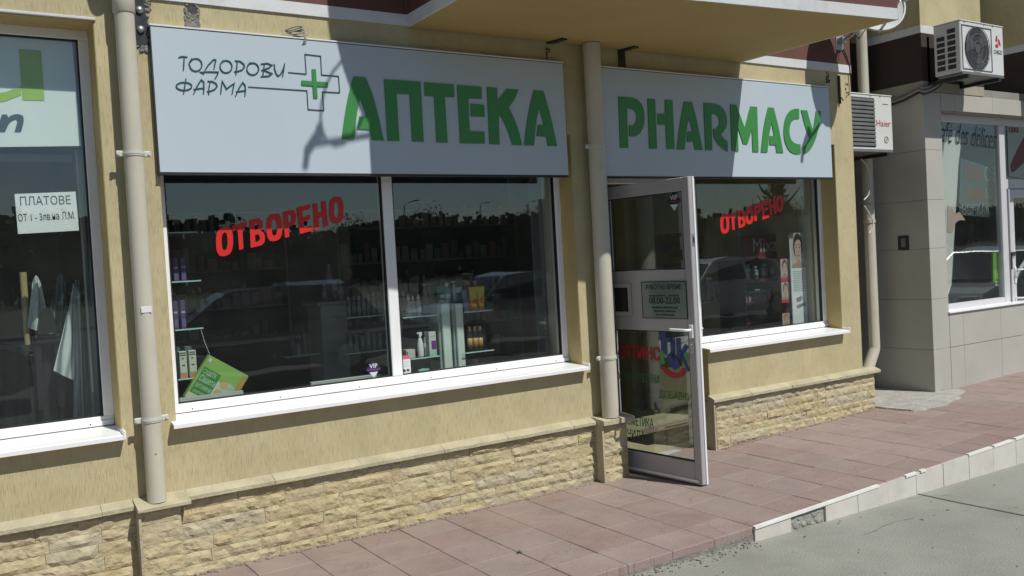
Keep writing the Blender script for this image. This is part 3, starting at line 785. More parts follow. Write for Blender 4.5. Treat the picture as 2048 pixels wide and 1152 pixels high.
# ================================================================== DOWNPIPES
def clip(parent, x, y, r, z):
    g = MB(); n = 18
    g.tube([(x, y, z - .012), (x, y, z - .004)], r + .004, 20); g.tube([(x, y, z + .004), (x, y, z + .012)], r + .004, 20)
    g.tube([(x, y, z - .004), (x, y, z + .004)], r + .006, 20)
    for s in (-1, 1):
        g.cbox(x + s * (r + .018) - .018, x + s * (r + .018) + .018, y - .004, y + .006, z - .016, z + .016, .006)
        g.tube([(x + s * (r + .026), y - .012, z), (x + s * (r + .026), y + .01, z)], .008, 8)
    g.tube([(x, y + r, z), (x, -.001, z)], .008, 8)
    return g.build('pipe_clip', plain('clip_plastic', (.58, .57, .52)), parent)
def downpipe(label, x, y, r, z0, z1, clips, bend=None, coupler=()):
    t = thing('downpipe', label, 'downpipe', (0, 0, 0))
    pts = [(x, y, z0), (x, y, z1)]
    if bend: pts += bend
    g = MB(); g.tube(pts, r, 28); g.build('pipe', M_pipe, t)
    for z in clips: clip(t, x, y, r, z)
    for za, zb in coupler:
        MB().tube([(x, y, za), (x, y, za + .004), (x, y, zb - .004), (x, y, zb)], [r + .002, r + .006, r + .006, r + .002], 28).build('coupler', M_pipe, t)
    return t
d1 = downpipe('beige downpipe between the left window and the wide sign', .878, -.075, .0475, .45, 3.10, (2.225, .872), bend=[(.878, -.09, 3.2), (.878, -.30, 3.42), (.878, -.36, 3.6), (.878, -.36, 6.2)], coupler=((2.93, 3.1),))
MB().cbox(.855, .905, -.1245, -.1225, 1.42, 1.452, .001).build('sticker_scrap', plain('paper_scrap', (.75, .76, .78)), d1)
g = MB(); g.tube([(.878, -.1235, .70), (.878, -.1215, .70)], .0035, 8); g.build('screw', M_black, d1)
d2 = downpipe('beige downpipe between the two shop signs, beside the open door', 3.857, -.085, .059, .462, 3.03, (2.33, 0.875))
q = P(1734, 330, y=.42)
xq = q.x
d3 = thing('downpipe', 'cream downpipe behind the air conditioner in the gap beside the corner', 'downpipe')
zb3 = P(1748, 700, y=.42).z
MB().tube([(xq, .42, 5), (xq, .42, zb3 + .03), (xq - .01, .42, zb3), (xq - .035, .42, zb3 - .04), (xq - .17, .42, zb3 - .26), (xq - .3, .42, zb3 - .45)], .052, 24).build('pipe', M_pipe, d3)
MB().tube([(xq, .42, 1.75), (xq, .42, 1.78)], .058, 24).build('coupler', M_pipe, d3)

# ================================================================== ADJACENT CAFE BUILDING
CB = thing('cafe_building', 'neighbouring cafe building with beige wall tiles below and brown and yellow bands above', 'building', (0, 0, 0))
CX, CY = 7.715, -.08
g = MB()
g.box(CX + .012, 7.99, CY + .012, .6, -.3, 3.0)                        # corner pier
g.box(7.99, 13.5, CY + .012, .12, -.3, .855); g.box(7.99, 13.5, CY + .012, .6, 2.765, 3.0)
g.box(6.9, CX + .012, .56, .8, -.3, 6.4)                               # back wall of the gap
g.build('wall_core', mat('core_grey', (.26, .255, .23), rough=.9), CB)
# upper storey
g = MB(); g.box(CX - .005, 8.72, CY, 1.0, 3.02, 6.4); g.box(8.72, 9.02, CY + .5, 1.0, 3.02, 6.4)
g.build('upper_wall', M_stucco, CB)
MB().box(9.62, 13.5, -.7, 1.0, 3.02, 6.4).build('bay_wall', M_stucco, CB)
MB().box(9.02, 9.62, CY + .5, 1.0, 3.02, 6.4).build('recess_wall', M_band, CB)
def bands(x0, x1, y0, y1):
    e = .006
    a = MB().box(x0 - e, x1 + e, y0 - e, y1, 3.46, 3.53); a.build('white_band', M_band, CB)
    b = MB().box(x0 - e, x1 + e, y0 - e, y1, 3.02, 3.459); b.build('brown_band', mat('dark_brown_paint', (.045, .028, .022), rough=.8, var=.15), CB)
    c = MB().box(x0 - e, x1 + e, y0 - e, y1, 2.93, 3.019); c.build('beige_band', mat('beige_band_paint', (.36, .33, .26), rough=.85, var=.12, dirt=.4, dirtcol=(.2, .19, .15)), CB)
bands(CX - .005, 8.72, CY, .9); bands(9.62, 13.5, -.7, .9)
MB().box(6.9, CX - .012, .553, .559, 2.93, 3.5).build('brown_band', MATS['dark_brown_paint'], CB)
# facing tiles of side, pier and below the window
def wall_tile(x0, x1, y0, y1, z0, z1):
    MB().cbox(x0, x1, y0, y1, z0, z1, .0012).build('wall_tile', M_cafetile, CB)
g_ = .0012
zs = [-.1, .48, .98, 1.42, 1.90, 2.38, 2.93]
zs = [-.10, .535, 1.005, 1.478, 1.93, 2.39, 2.925]
for za, zb in zip(zs, zs[1:]):
    wall_tile(CX, CX + .011, CY + .001, .55, za + g_, zb - g_)
    wall_tile(CX + .0005, 7.985, CY - .001, CY + .011, za + g_, zb - g_)
xs_ = [7.99, 8.22, 8.88, 9.54, 10.2, 10.9, 11.6, 12.4]
for a, b in zip(xs_, xs_[1:]):
    wall_tile(a + g_, b - g_, CY - .001, CY + .011, -.1, .53); wall_tile(a + g_, b - g_, CY - .001, CY + .011, .535, .853)
    wall_tile(a + g_, b - g_, CY - .001, CY + .011, 2.768, 2.925)
# storefront
cy = .05; SFX = [7.99, 9.27, 9.36]
g = MB(); g.cbox(7.99, 13, cy, cy + .06, 2.69, 2.765, .004); g.cbox(7.99, 9.27, cy, cy + .06, .86, .925, .004)
g.cbox(7.99, 8.03, cy, cy + .06, .925, 2.69, .004)
sf = g.build('storefront', M_pvcgrey, CB)
xm0, xm1 = P(1998.5, 300, y=cy).x, P(2009.5, 300, y=cy).x
MB().cbox(xm0, xm1, cy - .004, cy + .06, .86, 2.69, .004).build('mullion', M_pvcgrey, sf)
MB().box(8.03, xm0, cy + .02, cy + .026, .925, 2.69).build('glass_pane', M_glass, sf)
ztr = P(2030, 368, y=cy).z
MB().cbox(xm1, 13, cy, cy + .06, ztr - .05, ztr + .05, .004).build('transom', M_pvcgrey, sf)
MB().box(xm1, 13, cy + .02, cy + .026, ztr + .05, 2.69).build('glass_pane', M_glass, sf)
MB().cbox(7.97, 13, CY - .02, cy + .001, .856, .872, .003).build('sill', M_pvc, sf)
# cafe door leaf (in the same plane)
g = MB(); xd = P(2018, 450, y=cy).x; zd0 = .10
g.cbox(xd, xd + .09, cy - .01, cy + .05, .873, ztr - .055, .004); g.cbox(xd + .09, xd + .9, cy - .01, cy + .05, ztr - .14, ztr - .055, .004)
dl = g.build('door_leaf', M_pvcgrey, sf)
MB().box(xd + .09, xd + 1.0, cy + .01, cy + .016, .873, ztr - .14).build('door_glass', M_glass, sf)
g = MB(); hz0, hz1 = P(2030, 597, y=cy - .06).z, P(2030, 540, y=cy - .06).z; hx = xd + .06
g.tube([(hx, cy - .01, hz1), (hx, cy - .075, hz1), (hx + .14, cy - .075, hz1), (hx + .14, cy - .075, hz0), (hx, cy - .075, hz0), (hx, cy - .01, hz0)], .009, 8)
g.cbox(hx - .015, hx + .015, cy - .022, cy - .009, hz1 - .14, hz1 + .03, .004)
g.build('pull_handle', M_pvc, sf)
g = MB(); hp = P(2022, 508, y=cy)
g.cbox(hp.x - .03, hp.x + .05, cy - .03, cy - .011, hp.z - .02, hp.z + .02, .004); g.cbox(hp.x - .03, hp.x - .012, cy - .022, cy - .011, hp.z - .16, hp.z + .02, .004)
g.build('hinge', M_dkmetal, sf)
# interior of the cafe
g = MB(); g.box(7.99, 13.4, 4, 4.1, 0, 2.95); g.box(7.99, 13.4, .6, 4, 2.93, 2.99); g.box(7.9, 7.99, .6, 4, 0, 2.95); g.box(13.4, 13.5, .6, 4, 0, 2.95)
g.build('room_wall', M_int, CB)
MB().box(7.99, 13.4, .121, 4, -.1, .1).build('cafe_floor', M_intfloor, kind='structure')
# flush switch box in the side wall
a, b = P(1800, 472, x=CX), P(1815, 500, x=CX)
t = thing('wall_box', 'small black inset box on the shaded tiled side wall of the cafe', 'electrical box', (CX, (a.y + b.y) / 2, b.z))
h = a.z - b.z
MB().cbox(-.012, -.001, -.055, .055, 0, h, .003).build('plate', M_black, t)
MB().cbox(-.016, -.0125, -.028, .018, h * .2, h * .82, .002).build('cover', M_acgrey, t)

# ================================================================== THE OPEN GLASS DOOR
FEp = P(1416, 968, z=.045)
hx_, hy_ = 4.085, .150
ang = math.atan2(FEp.y - hy_, FEp.x - hx_); DW = math.hypot(FEp.y - hy_, FEp.x - hx_); DH = 2.03; TH = .052
DR = thing('glass_door', 'grey framed glass shop door standing wide open towards the pavement', 'door', (hx_, hy_, .045), ang)
dux = Vector((math.cos(ang), math.sin(ang), 0)); dn = Vector((-math.sin(ang), math.cos(ang), 0))
def PD(u, v, off=-TH):
    """local (along door, height) of photo pixel on the door's outer face"""
    d = _f + _r * ((u - 1024) / 1780.58) - _u * ((v - 576) / 1780.58)
    o = Vector((hx_, hy_, .045)) + dn * off; t = (o - CAM).dot(dn) / d.dot(dn); p = CAM + d * t - Vector((hx_, hy_, .045))
    return p.dot(dux), p.z
DH = PD(1378, 352)[1]
ug_r = DW - .062
zt_ = PD(1366, 381)[1]; zm1 = PD(1373, 538)[1]; zm0 = PD(1380, 664)[1]; zb0 = PD(1392, 925)[1]
g = MB()
g.cbox(0, .075, -TH, 0, 0, DH, .004); g.cbox(ug_r, DW, -TH, 0, 0, DH, .004)
g.cbox(.075, ug_r, -TH, 0, zt_, DH, .004); g.cbox(.075, ug_r, -TH, 0, 0, zb0, .004)
g.cbox(.075, ug_r, -TH + .002, -.002, zm0, zm1, .003)
g.build('frame', M_door, DR)
g = MB(); g.cbox(DW - .001, DW + .006, -.016, 0, 0, DH, .001); g.build('rebate_lip', M_pvc, DR)
MB().box(.075, ug_r, -.030, -.024, zm1, zt_).build('upper_pane', M_glass_door, DR)
MB().box(.075, ug_r, -.030, -.024, zb0, zm0).build('lower_pane', M_glass_door, DR)
g = MB()
for a, b in ((zm1, zt_), (zb0, zm0)):
    y0, y1 = -TH + .006, -.02
    g.box(.075, ug_r, y0, y1, a, a + .006); g.box(.075, ug_r, y0, y1, b - .006, b); g.box(.075, .081, y0, y1, a + .006, b - .006); g.box(ug_r - .006, ug_r, y0, y1, a + .006, b - .006)
g.build('gasket', M_seal, DR)
MB().cbox(.08, DW - .03, -TH - .006, -TH - .001, .012, .03, .002).build('drip_strip', M_pvc, DR)
# night hatch
a0, z1_ = PD(1222, 567); a1, z0_ = PD(1265, 632)
a0 = max(a0, .08)
g = MB(); yy = -TH - .008
g.cbox(a0, a1, yy, -TH - .0005, z0_, z0_ + .03, .002); g.cbox(a0, a1, yy, -TH - .0005, z1_ - .03, z1_, .002)
g.cbox(a1 - .03, a1, yy, -TH - .0005, z0_ + .03, z1_ - .03, .002); g.cbox(a0, a0 + .03, yy, -TH - .0005, z0_ + .03, z1_ - .03, .002)
ht = g.build('night_hatch', M_door, DR)
MB().box(a0 + .03, a1 - .03, -TH - .003, -TH - .001, z0_ + .03, z1_ - .03).build('hatch_pane', mat('dark_glass', (.02, .025, .028), rough=.08), ht)
# opening-hours plate
b0, zt1 = PD(1284, 565); b1, _ = PD(1372, 565); zbt = PD(1330, 636)[1]; b1 = min(b1, ug_r + .01)
pl = MB().cbox(b0, b1, -TH - .005, -TH - .0005, zbt, zt1, .001).build('hours_plate', mat('plate_green_grey', (.17, .23, .185), rough=.18, var=.05), DR)
RX = (rad(90), 0, 0); yt = -TH - .0062; hh = zt1 - zbt; ww = b1 - b0
def plt(s, fx0, fx1, fz, size, mm=M_black, **k):
    text_obj('lettering', s, size, mm, (b0 + ww * fx0, yt, zbt + hh * fz), pl, RX, width=ww * (fx1 - fx0), **k)
plt('РАБОТНО ВРЕМЕ', .10, .90, .80, .045, bold=.0008)
plt('понеделник - неделя', .16, .84, .60, .022)
plt('08.00-22.00', .16, .86, .40, .062, bold=.0008)
plt('почивни и празнични дни', .22, .80, .27, .02); plt('работим без почивен ден', .26, .74, .17, .018); plt('без почивен ден', .30, .72, .07, .018)
MB().box(b0 + ww * .14, b1 - ww * .26, yt - .0005, yt + .001, zbt + hh * .72, zbt + hh * .728).build('rule_line', M_black, pl)
g = MB(); e_ = .004
g.box(b0 - e_, b0, -TH - .007, -TH - .0005, zbt, zt1); g.box(b1, b1 + e_, -TH - .007, -TH - .0005, zbt, zt1); g.box(b0 - e_, b1 + e_, -TH - .007, -TH - .0005, zbt - e_, zbt); g.box(b0 - e_, b1 + e_, -TH - .007, -TH - .0005, zt1, zt1 + e_)
g.build('plate_edge', M_black, pl)
# stickers on the upper pane
yp = -.0315
def badge(parent, cx, cz, s, y, mcol, name='sticker'):
    o = MB().prism([(cx - s, cz), (cx, cz + s * 1.0), (cx + s, cz), (cx + s * .62, cz - s * .32), (cx - s * .62, cz - s * .32)], 1, y - .0008, y).build(name, mcol, parent)
    MB().prism([(cx - s * .55, cz - s * .36), (cx + s * .55, cz - s * .36), (cx, cz - s * 1.05)], 1, y - .0008, y).build('badge_tip', plain('pale_print', (.6, .68, .66)), o)
    text_obj('lettering', 'VIP', s * .75, plain('white_print', (.75, .77, .8)), (cx, y - .0015, cz + s * .12), o, RX, align='CENTER')
    MB().box(cx - s * .8, cx + s * .8, y - .0016, y - .0009, cz - s * .1, cz - s * .04).build('rule_line', plain('magenta_line', (.5, .05, .25)), o)
    return o
M_badge = plain('badge_navy', (.018, .028, .09)); M_badgek = plain('badge_black', (.02, .022, .03))
sx_, sz_ = PD(1348, 402, -.031); badge(DR, sx_, sz_, .062, yp, M_badgek)
# camera pictogram and text
cx_, cz_ = PD(1338, 497, -.031)
g = MB(); g.prism([(cx_ - .085, cz_ - .02), (cx_ - .075, cz_ + .012), (cx_ + .05, cz_ + .055), (cx_ + .075, cz_ + .015), (cx_ - .05, cz_ - .035)], 1, yp - .001, yp)
g.prism([(cx_ + .02, cz_ - .045), (cx_ + .10, cz_ - .045), (cx_ + .10, cz_ - .01), (cx_ + .115, cz_ - .01), (cx_ + .115, cz_ - .085), (cx_ + .10, cz_ - .085), (cx_ + .10, cz_ - .055), (cx_ + .02, cz_ - .055)], 1, yp - .001, yp)
cs = g.build('camera_sticker', M_black, DR)
text_obj('lettering', 'ВНИМАНИЕ', .032, M_black, (cx_ - .09, yp - .001, cz_ + .075), cs, RX, width=.21, bold=.0006)
text_obj('lettering', 'ОБЕКТЪТ Е', .032, M_black, (cx_ - .07, yp - .001, cz_ - .125), cs, RX, width=.17, bold=.0006)
text_obj('lettering', 'ПОД ВИДЕООХРАНА', .032, M_black, (cx_ - .13, yp - .001, cz_ - .168), cs, RX, width=.29, bold=.0006)
# film lettering on the lower pane
def dtext(s, u0, u1, v, hpx, mm, bold=.001, sx=None):
    a, z = PD(u0, v, -.031); b, _ = PD(u1, v, -.031); _, z2 = PD(u0, v - hpx, -.031)
    a = max(a, .085); return text_obj('film_lettering', s, (z2 - z) * 1.38, mm, (a, yp, z), DR, RX, width=max(.05, min(b, ug_r - .01) - a), bold=bold)
M_dred = plain('red_letter_film', (.36, .015, .03)); M_dgrn = plain('green_letter_film', (.028, .16, .045)); M_dblue = plain('blue_letter_film', (.012, .045, .22)); M_dkgl = plain('dark_letter_film', (.02, .07, .03))
dtext('АПТИНС', 1228, 1320, 714, 24, M_dred, .004)
dtext('ХРАНИТЕЛНИ', 1236, 1318, 760, 17, M_dgrn, .0)
dtext('ДОБАВКИ', 1318, 1384, 795, 15, M_dgrn, .0)
dtext('КОЗМЕТИКА', 1238, 1307, 846, 18, M_dkgl, .0005)
dtext('ОЧИЛА', 1246, 1290, 872, 16, M_dkgl, .0005)
# union logo: blue initials with red and green arcs
lx, lz = PD(1347, 716, -.031); rr = .105
def arc_band(a0, a1, r0, r1, n=14): return [(lx + r1 * math.cos(rad(a0 + (a1 - a0) * i / n)), lz + r1 * math.sin(rad(a0 + (a1 - a0) * i / n))) for i in range(n + 1)] + \
    [(lx + r0 * math.cos(rad(a1 + (a0 - a1) * i / n)), lz + r0 * math.sin(rad(a1 + (a0 - a1) * i / n))) for i in range(n + 1)]
lg = MB().prism(arc_band(215, 325, rr * .95, rr * 1.3), 1, yp - .001, yp).build('logo_film', M_dred, DR)
MB().prism(arc_band(150, 205, rr * .8, rr * 1.15), 1, yp - .001, yp).build('logo_arc', plain('bright_green_film', (.06, .32, .06)), lg)
MB().prism(arc_band(-28, 25, rr * .8, rr * 1.15), 1, yp - .001, yp).build('logo_arc', MATS['bright_green_film'], lg)
for pts in ([(-1, 1.75), (-.55, 1.75), (-.55, .1), (-1, .5)], [(-.55, 1.35), (.05, 1.25), (.05, .95), (-.55, 1.0)], [(-.2, 1.25), (.15, 1.25), (.12, -.2), (-.2, .2)],
            [(.3, 1.3), (.62, 1.3), (.62, -.1), (.3, .1)], [(.62, .45), (1.05, .95), (1.3, .75), (.62, .0)], [(.62, .2), (.8, .35), (1.35, -.75), (1.15, -.8)],
            [(-.6, .1), (-.3, -.55), (.1, -.75), (.55, -.45), (.3, .1), (-.1, .4)]):
    MB().prism([(lx + a * rr, lz + b * rr) for a, b in pts], 1, yp - .0022, yp - .0012).build('logo_stroke', M_dblue, lg)
# handle, lock
hu, hz = DW - .030, PD(1386, 660)[1]
g = MB(); g.cbox(hu - .016, hu + .016, -TH - .012, -TH, hz - .055, hz + .035, .004)
g.tube([(hu, -TH - .01, hz), (hu, -TH - .05, hz), (hu - .02, -TH - .06, hz + .002), (hu - .13, -TH - .06, hz + .004)], .010, 10)
g.build('lever_handle', M_pvc, DR)
g = MB(); g.cbox(hu - .016, hu + .016, 0, .012, hz - .055, hz + .035, .004); g.tube([(hu, .01, hz), (hu, .05, hz), (hu - .02, .06, hz), (hu - .12, .06, hz)], .010, 10); g.build('lever_handle', M_pvc, DR)
g = MB(); g.cbox(hu - .013, hu + .013, -TH - .008, -TH, hz - .16, hz - .08, .004); g.tube([(hu, -TH - .006, hz - .10), (hu, -TH - .022, hz - .10)], .009, 10); g.build('lock_cylinder', M_zinc, DR)
g = MB(); zz = PD(1382, 480)[1]; g.cbox(DW - .0005, DW + .003, -.040, -.018, zz - .04, zz + .04, .001); g.build('strike_plate', M_zinc, DR)
g = MB(); g.box(DW + .0031, DW + .005, -.034, -.024, zz - .02, zz + .02); g.build('latch_slot', M_black, DR)
g = MB()
for z in (.25, 1.0, 1.8): g.tube([(-.008, -.02, z), (-.008, -.02, z + .1)], .011, 10)
g.build('hinge', M_zinc, DR)

# ================================================================== WINDOW LETTERING ОТВОРЕНО
def rect(a, b, c, d): return [(a, b), (c, b), (c, d), (a, d)]
def oval(cx, cy, rx, ry, p=2.6, n=28):
    r = []
    for i in range(n):
        t = 2 * math.pi * i / n; c, s = math.cos(t), math.sin(t)
        r.append((cx + rx * math.copysign(abs(c) ** (2 / p), c), cy + ry * math.copysign(abs(s) ** (2 / p), s)))
    return r
def dshape(x0, y0, x1, y1, k=.5, n=8):
    r = [(x0, y0), (x0, y1)]; h = (y1 - y0) / 2; xm = x1 - (x1 - x0) * k
    for i in range(n + 1): t = math.pi / 2 - math.pi * i / n; r.append((xm + (x1 - xm) * math.cos(t), y0 + h + h * math.sin(t)))
    return r
GL = {'О': [oval(.5, .5, .5, .5, 2.7), oval(.5, .5, .17, .30, 2.4)],
      'Т': [[(0, 1), (0, .80), (.33, .80), (.33, 0), (.67, 0), (.67, .80), (1, .80), (1, 1)]],
      'В': [[(0, 0), (0, 1), (.55, 1), (.78, .97), (.92, .86), (.95, .74), (.90, .62), (.74, .53), (.92, .45), (1, .32), (1, .22), (.93, .08), (.75, .01), (.55, 0)],
            [(.34, .60), (.34, .82), (.50, .82), (.59, .79), (.62, .71), (.59, .63), (.50, .60)], [(.34, .17), (.34, .42), (.52, .42), (.62, .38), (.66, .30), (.62, .21), (.52, .17)]],
      'Р': [[(0, 0), (0, 1), (.6, 1), (.82, .97), (.96, .86), (1, .71), (.96, .54), (.82, .43), (.6, .40), (.36, .40), (.36, 0)], [(.36, .57), (.36, .82), (.53, .82), (.62, .78), (.65, .70), (.62, .61), (.53, .57)]],
      'Е': [[(0, 0), (0, 1), (1, 1), (1, .81), (.38, .81), (.38, .60), (.92, .60), (.92, .42), (.38, .42), (.38, .19), (1, .19), (1, 0)]],
      'Н': [[(0, 0), (0, 1), (.35, 1), (.35, .61), (.65, .61), (.65, 1), (1, 1), (1, 0), (.65, 0), (.65, .41), (.35, .41), (.35, 0)]]}
# letter quads in photo pixels: TL, TR, BR, BL
QA = [(300, 340, 2.215, [('О', (290, 262), (366, 240), (370, 372), (294, 390)), ('Т', (364, 247), (430, 226), (432, 342), (376, 362)), ('В', (440, 222), (500, 206), (512, 330), (446, 345)),
       ('О', (513, 200), (584, 186), (588, 308), (517, 322)), ('Р', (588, 186), (646, 170), (652, 285), (598, 301)), ('Е', (650, 166), (708, 149), (722, 268), (664, 284)),
       ('Н', (720, 150), (778, 134), (790, 248), (730, 264)), ('О', (792, 124), (855, 112), (860, 230), (797, 244))])]
QB = [(1380, 340, 3.032, [('О', (180, 272), (236, 262), (240, 380), (186, 392)), ('Т', (232, 272), (282, 255), (286, 355), (242, 370)), ('В', (286, 248), (330, 236), (338, 340), (294, 354)),
       ('О', (334, 226), (382, 214), (386, 322), (338, 336)), ('Р', (384, 208), (428, 196), (434, 300), (390, 312)), ('Е', (428, 190), (470, 178), (480, 288), (440, 302)),
       ('Н', (474, 176), (516, 164), (524, 264), (484, 276)), ('О', (520, 158), (562, 148), (566, 248), (524, 260))])]
def window_word(label, spec):
    ox, oy, sc, L = spec
    t = thing('window_lettering', label, 'lettering', (P(ox + L[0][1][0] / sc, oy + L[0][4][1] / sc, y=YG).x, YG - .001, 1.7))
    for ch, tl, tr, br, bl in L:
        q = [P(ox + a / sc, oy + b / sc, y=YG - .001) for a, b in (tl, tr, br, bl)]; q = [(p.x, p.z) for p in q]
        loops = []
        for lp in GL[ch]:
            o = []
            for a, b in lp:
                x = (q[3][0] * (1 - a) + q[2][0] * a) * (1 - b) + (q[0][0] * (1 - a) + q[1][0] * a) * b
                z = (q[3][1] * (1 - a) + q[2][1] * a) * (1 - b) + (q[0][1] * (1 - a) + q[1][1] * a) * b
                o.append((x, z))
            loops.append(o)
        facade_letter('letter', loops, YG - .001, M_red, t, .0012)
    return t
window_word('red ОТВОРЕНО lettering rising across the left pane of the long shop window', QA[0])
window_word('red ОТВОРЕНО lettering on the window right of the open door', QB[0])

# ================================================================== SATELLITE DISHES
def dish(name_label, c, n, r, foot, lnb_len=.62, wall=False, drop=.35):
    """offset dish: shallow bowl, rim, feed arm with feed head, mount"""
    n = Vector(n).normalized(); c = Vector(c)
    t = thing('satellite_dish', name_label, 'satellite dish', foot)
    o = Vector(foot)
    side = n.cross(Zv).normalized(); up = side.cross(n).normalized()
    if up.z < 0: up = -up
    bm = MB(); K, R_ = 28, 6; vs = []
    for j in range(R_ + 1):
        q = j / R_
        for k in range(K):
            a = 2 * math.pi * k / K; p = c + (side * math.cos(a) * .93 + up * math.sin(a)) * r * q + n * (-(1 - q * q) * r * .2); vs.append(p - o)
    fs = []
    for j in range(R_):
        for k in range(K): fs.append((j * K + k, j * K + (k + 1) % K, (j + 1) * K + (k + 1) % K, (j + 1) * K + k))
    bk = [v - n * .004 for v in vs]; N0 = len(vs)
    fs += [tuple(i + N0 for i in f[::-1]) for f in fs]
    bm.add(vs + bk, fs, 0, True)
    bm.build('reflector', plain('dish_white', (.52, .54, .54)), t)
    rim = [c + (side * math.cos(2 * math.pi * k / K) * .93 + up * math.sin(2 * math.pi * k / K)) * r - o for k in range(K + 1)]
    MB().tube(rim, .009, 6, cap=False).build('rim', plain('dish_rim', (.55, .57, .57)), t)
    bot = c - up * r * .96 - o; feed = c + n * lnb_len - up * r * drop - o
    g = MB(); g.tube([c - n * r * .3 - up * r * .5 - o, bot - n * .03, bot + n * .05, feed - n * .02 - up * .03], .012, 8); g.build('feed_arm', M_zinc, t)
    g = MB(); d = (c - up * r * .1 - o - feed).normalized()
    g.tube([feed - d * .07, feed - d * .02, feed + d * .03, feed + d * .05], [.022, .024, .024, .034], 12); g.tube([feed - d * .06, feed - d * .06 - up * .07], .018, 8)
    g.build('feed_head', plain('feed_grey', (.5, .51, .5)), t)
    back = c - n * r * .28 - o
    g = MB()
    if wall:
        g.tube([(0, 0, 0), (back.x * .25, back.y * .4, .02), (back.x, back.y * .85, back.z - .1), (back.x, back.y * .85, back.z + .06)], .014, 10)
    else:
        g.tube([(0, 0, 0), (0, 0, back.z + .1)], .02, 12)
        g.tube([(0, 0, back.z), back], .018, 8)
    g.cbox(back.x - .05, back.x + .05, back.y - .03, back.y + .03, back.z - .06, back.z + .06, .006)
    g.build('mast', M_zinc, t)
    return t
t = dish('large satellite dish above the balcony, casting a round shadow on the wide sign', (2.76, -1.12, 4.61), (-.50, -.85, .35), .55, (2.80, -.86, 4.19), .64, drop=.38)
MB().tube([(-.26 + .15 * math.cos(a * .37), -.62 + .10 * math.sin(a * .37), .36 + .13 * math.sin(a * .37 + .5)) for a in range(17)], .008, 6).build('cable', M_blackcable, t)
t = dish('satellite dish on a wall arm above the corner, half hidden by the balcony', (6.53, -.42, 3.52), (-.42, -.82, .38), .28, (6.63, -.004, 3.30), .34, True, .75)
g = MB(); g.cbox(-.05, .05, -.012, -.001, -.07, .06, .003); g.cbox(-.03, .03, -.06, -.012, -.02, .03, .003); g.build('wall_bracket', M_zinc, t)
MB().tube([(.02, -.06, .0), (.03, -.12, .05), (.0, -.2, -.02), (-.02, -.28, .04), (-.05, -.33, .12)], .004, 6).build('cable', M_blackcable, t)
MB().tube([(.04, -.015, -.06), (.08, -.012, -.12), (.12, -.012, -.2), (.125, -.012, -.42)], .005, 6).build('cable', M_blackcable, t)

